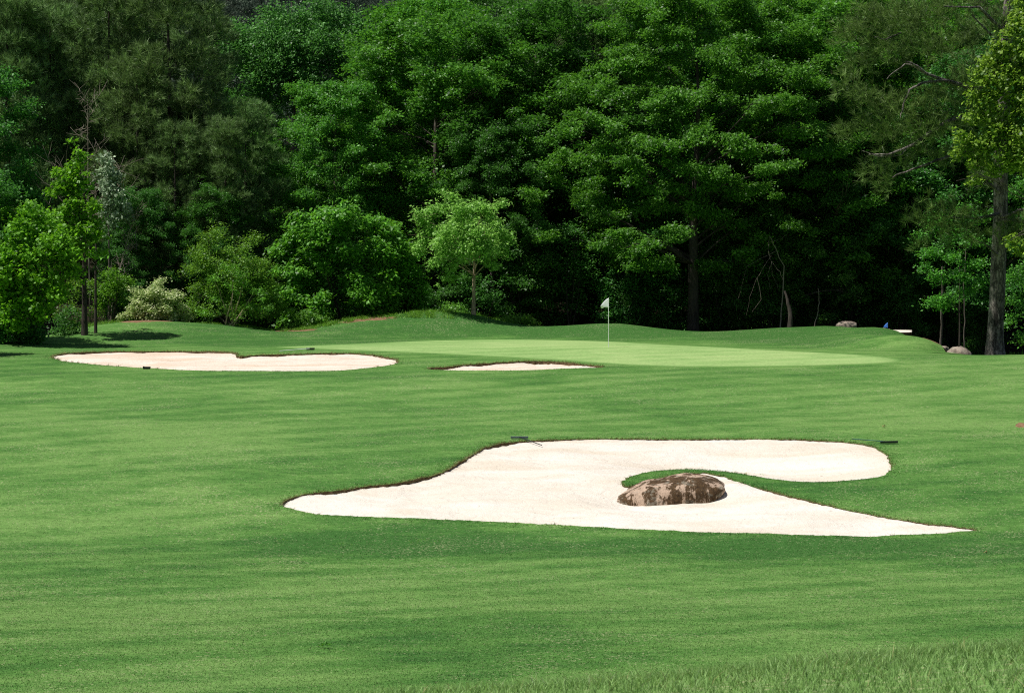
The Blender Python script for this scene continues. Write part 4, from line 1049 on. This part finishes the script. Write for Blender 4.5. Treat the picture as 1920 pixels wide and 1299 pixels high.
# bare clay patches
def patch(px, py, Y, rx, ry, seed, mat="clay"):
    x, y = (px - 960) / F * Y, Y; r = np.random.default_rng(seed); n = 40
    a = np.linspace(0, 2 * np.pi, n, endpoint=False); k = 1 + .25 * np.sin(3 * a + seed) + .12 * r.normal(size=n)
    rings = [np.column_stack([x + np.cos(a) * rx * k * t, y + np.sin(a) * ry * k * t]) for t in (.02, .35, .7, 1.0)]
    V = np.concatenate(rings); z = ground_z(V[:, 0], V[:, 1]) + np.repeat([.03, .03, .022, -.01], n)
    Q = [(q * n + j, q * n + (j + 1) % n, (q + 1) * n + (j + 1) % n, (q + 1) * n + j) for q in range(3) for j in range(n)]
    return tag(np_mesh("bare_soil_ground", np.column_stack([V, z]), Q, M[mat], smooth=True), kind="structure")
patch(264, 609, 126.3, 1.3, 1.1, 1); patch(552, 620, 127.0, 1.0, 1.1, 2); patch(690, 598, 129.0, 1.3, .8, 3); patch(1922, 798, 84.5, .28, .7, 4); patch(1750, 648, 122.3, .5, .5, 5)

# sand of a far bunker beyond the crest
x, y, z = ground_point(1690, 133.5); zt_ = P(1690, 620, 133.5)[2]
V = []; nn = 24
for i in range(nn):
    t = i / (nn - 1); hw = .62 * math.sin(math.pi * min(1, .08 + t * .92)) ** .5 + .02
    for s_, dz in ((-1, -.06), (-.6, -.01), (0, .02), (.6, .03), (1, -.2)): V.append((P(1668 + 42 * t, 620, 133.5)[0], 133.5 + hw * s_ * 1.2, zt_ + dz))
Q = [(i * 5 + j, i * 5 + j + 1, (i + 1) * 5 + j + 1, (i + 1) * 5 + j) for i in range(nn - 1) for j in range(4)]
tag(np_mesh("far_bunker_sand", V, [q[::-1] for q in Q], M["sand"], smooth=True), kind="structure")

# ------------------------------------------------------------------ flags and rakes
def flag(label, px, pyb, pyt, Y, cloth, pole, flag_w, flag_h, gz_=None):
    base = P(px, pyb, Y); z0 = gz(base[0], Y); H = P(px, pyt, Y)[2] - z0
    root = tag(empty("flagstick", (base[0], Y, z0)), label, "flag"); T = Tubes()
    T.add([(0, 0, -.12), (0, 0, H * .5), (0, 0, H - .02), (0, 0, H)], [.013, .012, .011, .004], 10); T.build("pole", M[pole], root)
    V = []; nu, nv = 14, 8
    for i in range(nu + 1):
        u = i / nu
        for j in range(nv + 1):
            v = j / nv
            # limp cloth: hangs from its top corner and swings back to the left
            w = u * flag_w * (.92 - .15 * v)
            drop = u * u * flag_h * .42 + u * flag_h * .55 * (1 - v) * .2
            taper = 1 - u * .62
            V.append((-.012 - w, .035 * math.sin(u * 5 + v * 2) * u, H - .02 - drop - v * flag_h * taper - u * flag_h * .28))
    Q = [(i * (nv + 1) + j, (i + 1) * (nv + 1) + j, (i + 1) * (nv + 1) + j + 1, i * (nv + 1) + j + 1) for i in range(nu) for j in range(nv)]
    o = np_mesh("flag", V, Q, M[cloth], root, smooth=True)
    sm = o.modifiers.new("thickness", 'SOLIDIFY'); sm.thickness = .004
    return root, T
flag("white pole with limp white flag standing in the putting green", 1141, 651, 558, 114, "white", "white_paint", .36, .42)
flag("small blue flag just showing over the crest at the right", 1665, 618, 604, 130.6, "blue", "black", .24, .28)

def rake(label, head_c, ang, handle_to, w=.62, grip="black", bar="black", tilt=0.0):
    """bunker rake lying down: toothed head bar and a long handle"""
    x, y = head_c; z = gz(x, y); root = tag(empty("rake", (x, y, z), ang), label, "rake")
    def box(T_, x0, x1, y0, y1, z0, z1):
        V = [(a_, b_, c_) for a_ in (x0, x1) for b_ in (y0, y1) for c_ in (z0, z1)]
        T_[1] += [tuple(len(T_[0]) + q for q in f) for f in ((0, 1, 3, 2), (4, 6, 7, 5), (0, 4, 5, 1), (2, 3, 7, 6), (0, 2, 6, 4), (1, 5, 7, 3))]; T_[0] += V
    H = [[], []]; box(H, -w / 2, w / 2, -.022, .022, .045, .10)
    hd = np_mesh("head", H[0], H[1], M[bar], root)
    bv = hd.modifiers.new("soft_edges", 'BEVEL'); bv.width = .008; bv.segments = 2
    Tt = Tubes()
    for k in range(18):
        xx = -w / 2 + .02 + (w - .04) * k / 17; Tt.add([(xx, 0, .05), (xx, -.006, .02), (xx, -.014, -.015)], [.009, .008, .004], 5)
    Tt.build("teeth", M[bar], root)
    T = Tubes(); c_, s_ = math.cos(-ang), math.sin(-ang); dx, dy = handle_to[0] - x, handle_to[1] - y; lx, ly = c_ * dx - s_ * dy, s_ * dx + c_ * dy
    hz = gz(*handle_to) - z + .02; L = [(lx * t, ly * t, .075 + (hz - .075) * t) for t in (0, .1, .5, .86, 1)]
    T.add(L, [.014, .015, .014, .014, .012], 8); hn = T.build("handle", M["teal" if grip == "teal" else grip], root)
    return root
def gp(px, py): return P(px, py, depth_at(py))[:2]
rake("black rake with its head bar on the top lip of the main bunker at left", gp(974, 826), math.radians(-3), gp(1016, 838), .54, "black", "steel_grey")
rake("dark rake with green handle lying by the right end of the main bunker", gp(1667, 836), math.radians(14), gp(1597, 826), .56, "teal", "black")
rake("far rake with pale handle on the back edge of the left bunker", gp(582, 657.5), math.radians(8), gp(524, 659.5), .36, "white_paint", "black")
rake("small dark rake head in the grass in front of the left bunker", gp(275, 693), math.radians(6), gp(268, 689.5), .30, "black", "black")

# ------------------------------------------------------------------ small things on the grass
def weed_clump(label, px, py, s, mat, seed, n=26, leaf=.09):
    x, y = gp(px, py); base = (x, y, gz(x, y)); r = np.random.default_rng(seed)
    th = r.uniform(0, 6.28, n); rad = r.uniform(0.1, 1, n) * s
    ps = np.stack([np.cos(th) * rad, np.sin(th) * rad, .03 + .06 * (1 - rad / s) + r.uniform(0, .03, n)], 1)
    nn_ = unit(np.array([0, 0, 1.]) + r.normal(size=(n, 3)) * .5); dv = unit(np.stack([np.cos(th), np.sin(th), np.full(n, .3)], 1))
    V, Q = leaf_quads(ps, nn_, dv, np.full(n, leaf), np.full(n, leaf * .4)); o = np_mesh("weed_plant", V, Q, M[mat], rnd=r.uniform(0, 1, n)); o.location = base
    return tag(o, label, "weed")
weed_clump("dark green weed clump on the near fairway left of centre", 610, 1215, .14, "oak", 801, 34, .07)
for k, (px, py, lab) in enumerate(((528, 1016, "tiny light weed patch below the left tip of the main bunker"), (640, 1023, "wider light weed patch below the main bunker's left arm"), (790, 1016, "light weed patch below the main bunker, right of the other two"), (1428, 889, "single weed on the edge of the grass tongue"), (1490, 925, "light weed on the dark bank right of the boulder"))):
    weed_clump(lab, px, py, (.16, .35, .5, .08, .16)[k], "weed", 810 + k, (16, 30, 40, 8, 14)[k], .05)
def fallen(label, px, py, seed, s=.09):
    x, y = gp(px, py); r = np.random.default_rng(seed); n = 5
    ps = r.normal(size=(n, 3)) * .03 + np.array([0, 0, .04]); V, Q = leaf_quads(ps, unit(np.array([0, 0, 1.]) + r.normal(size=(n, 3)) * .6), r.normal(size=(n, 3)), np.full(n, s), np.full(n, s * .6))
    o = np_mesh("fallen_leaf", V, Q, M["brown_leaf"]); o.location = (x, y, gz(x, y)); return tag(o, label, "leaf")
fallen("curled brown leaf on the grass above the green-handled rake", 1656, 804, 821)
fallen("small brown leaf at the right on the near fairway", 1848, 1036, 822, .06)
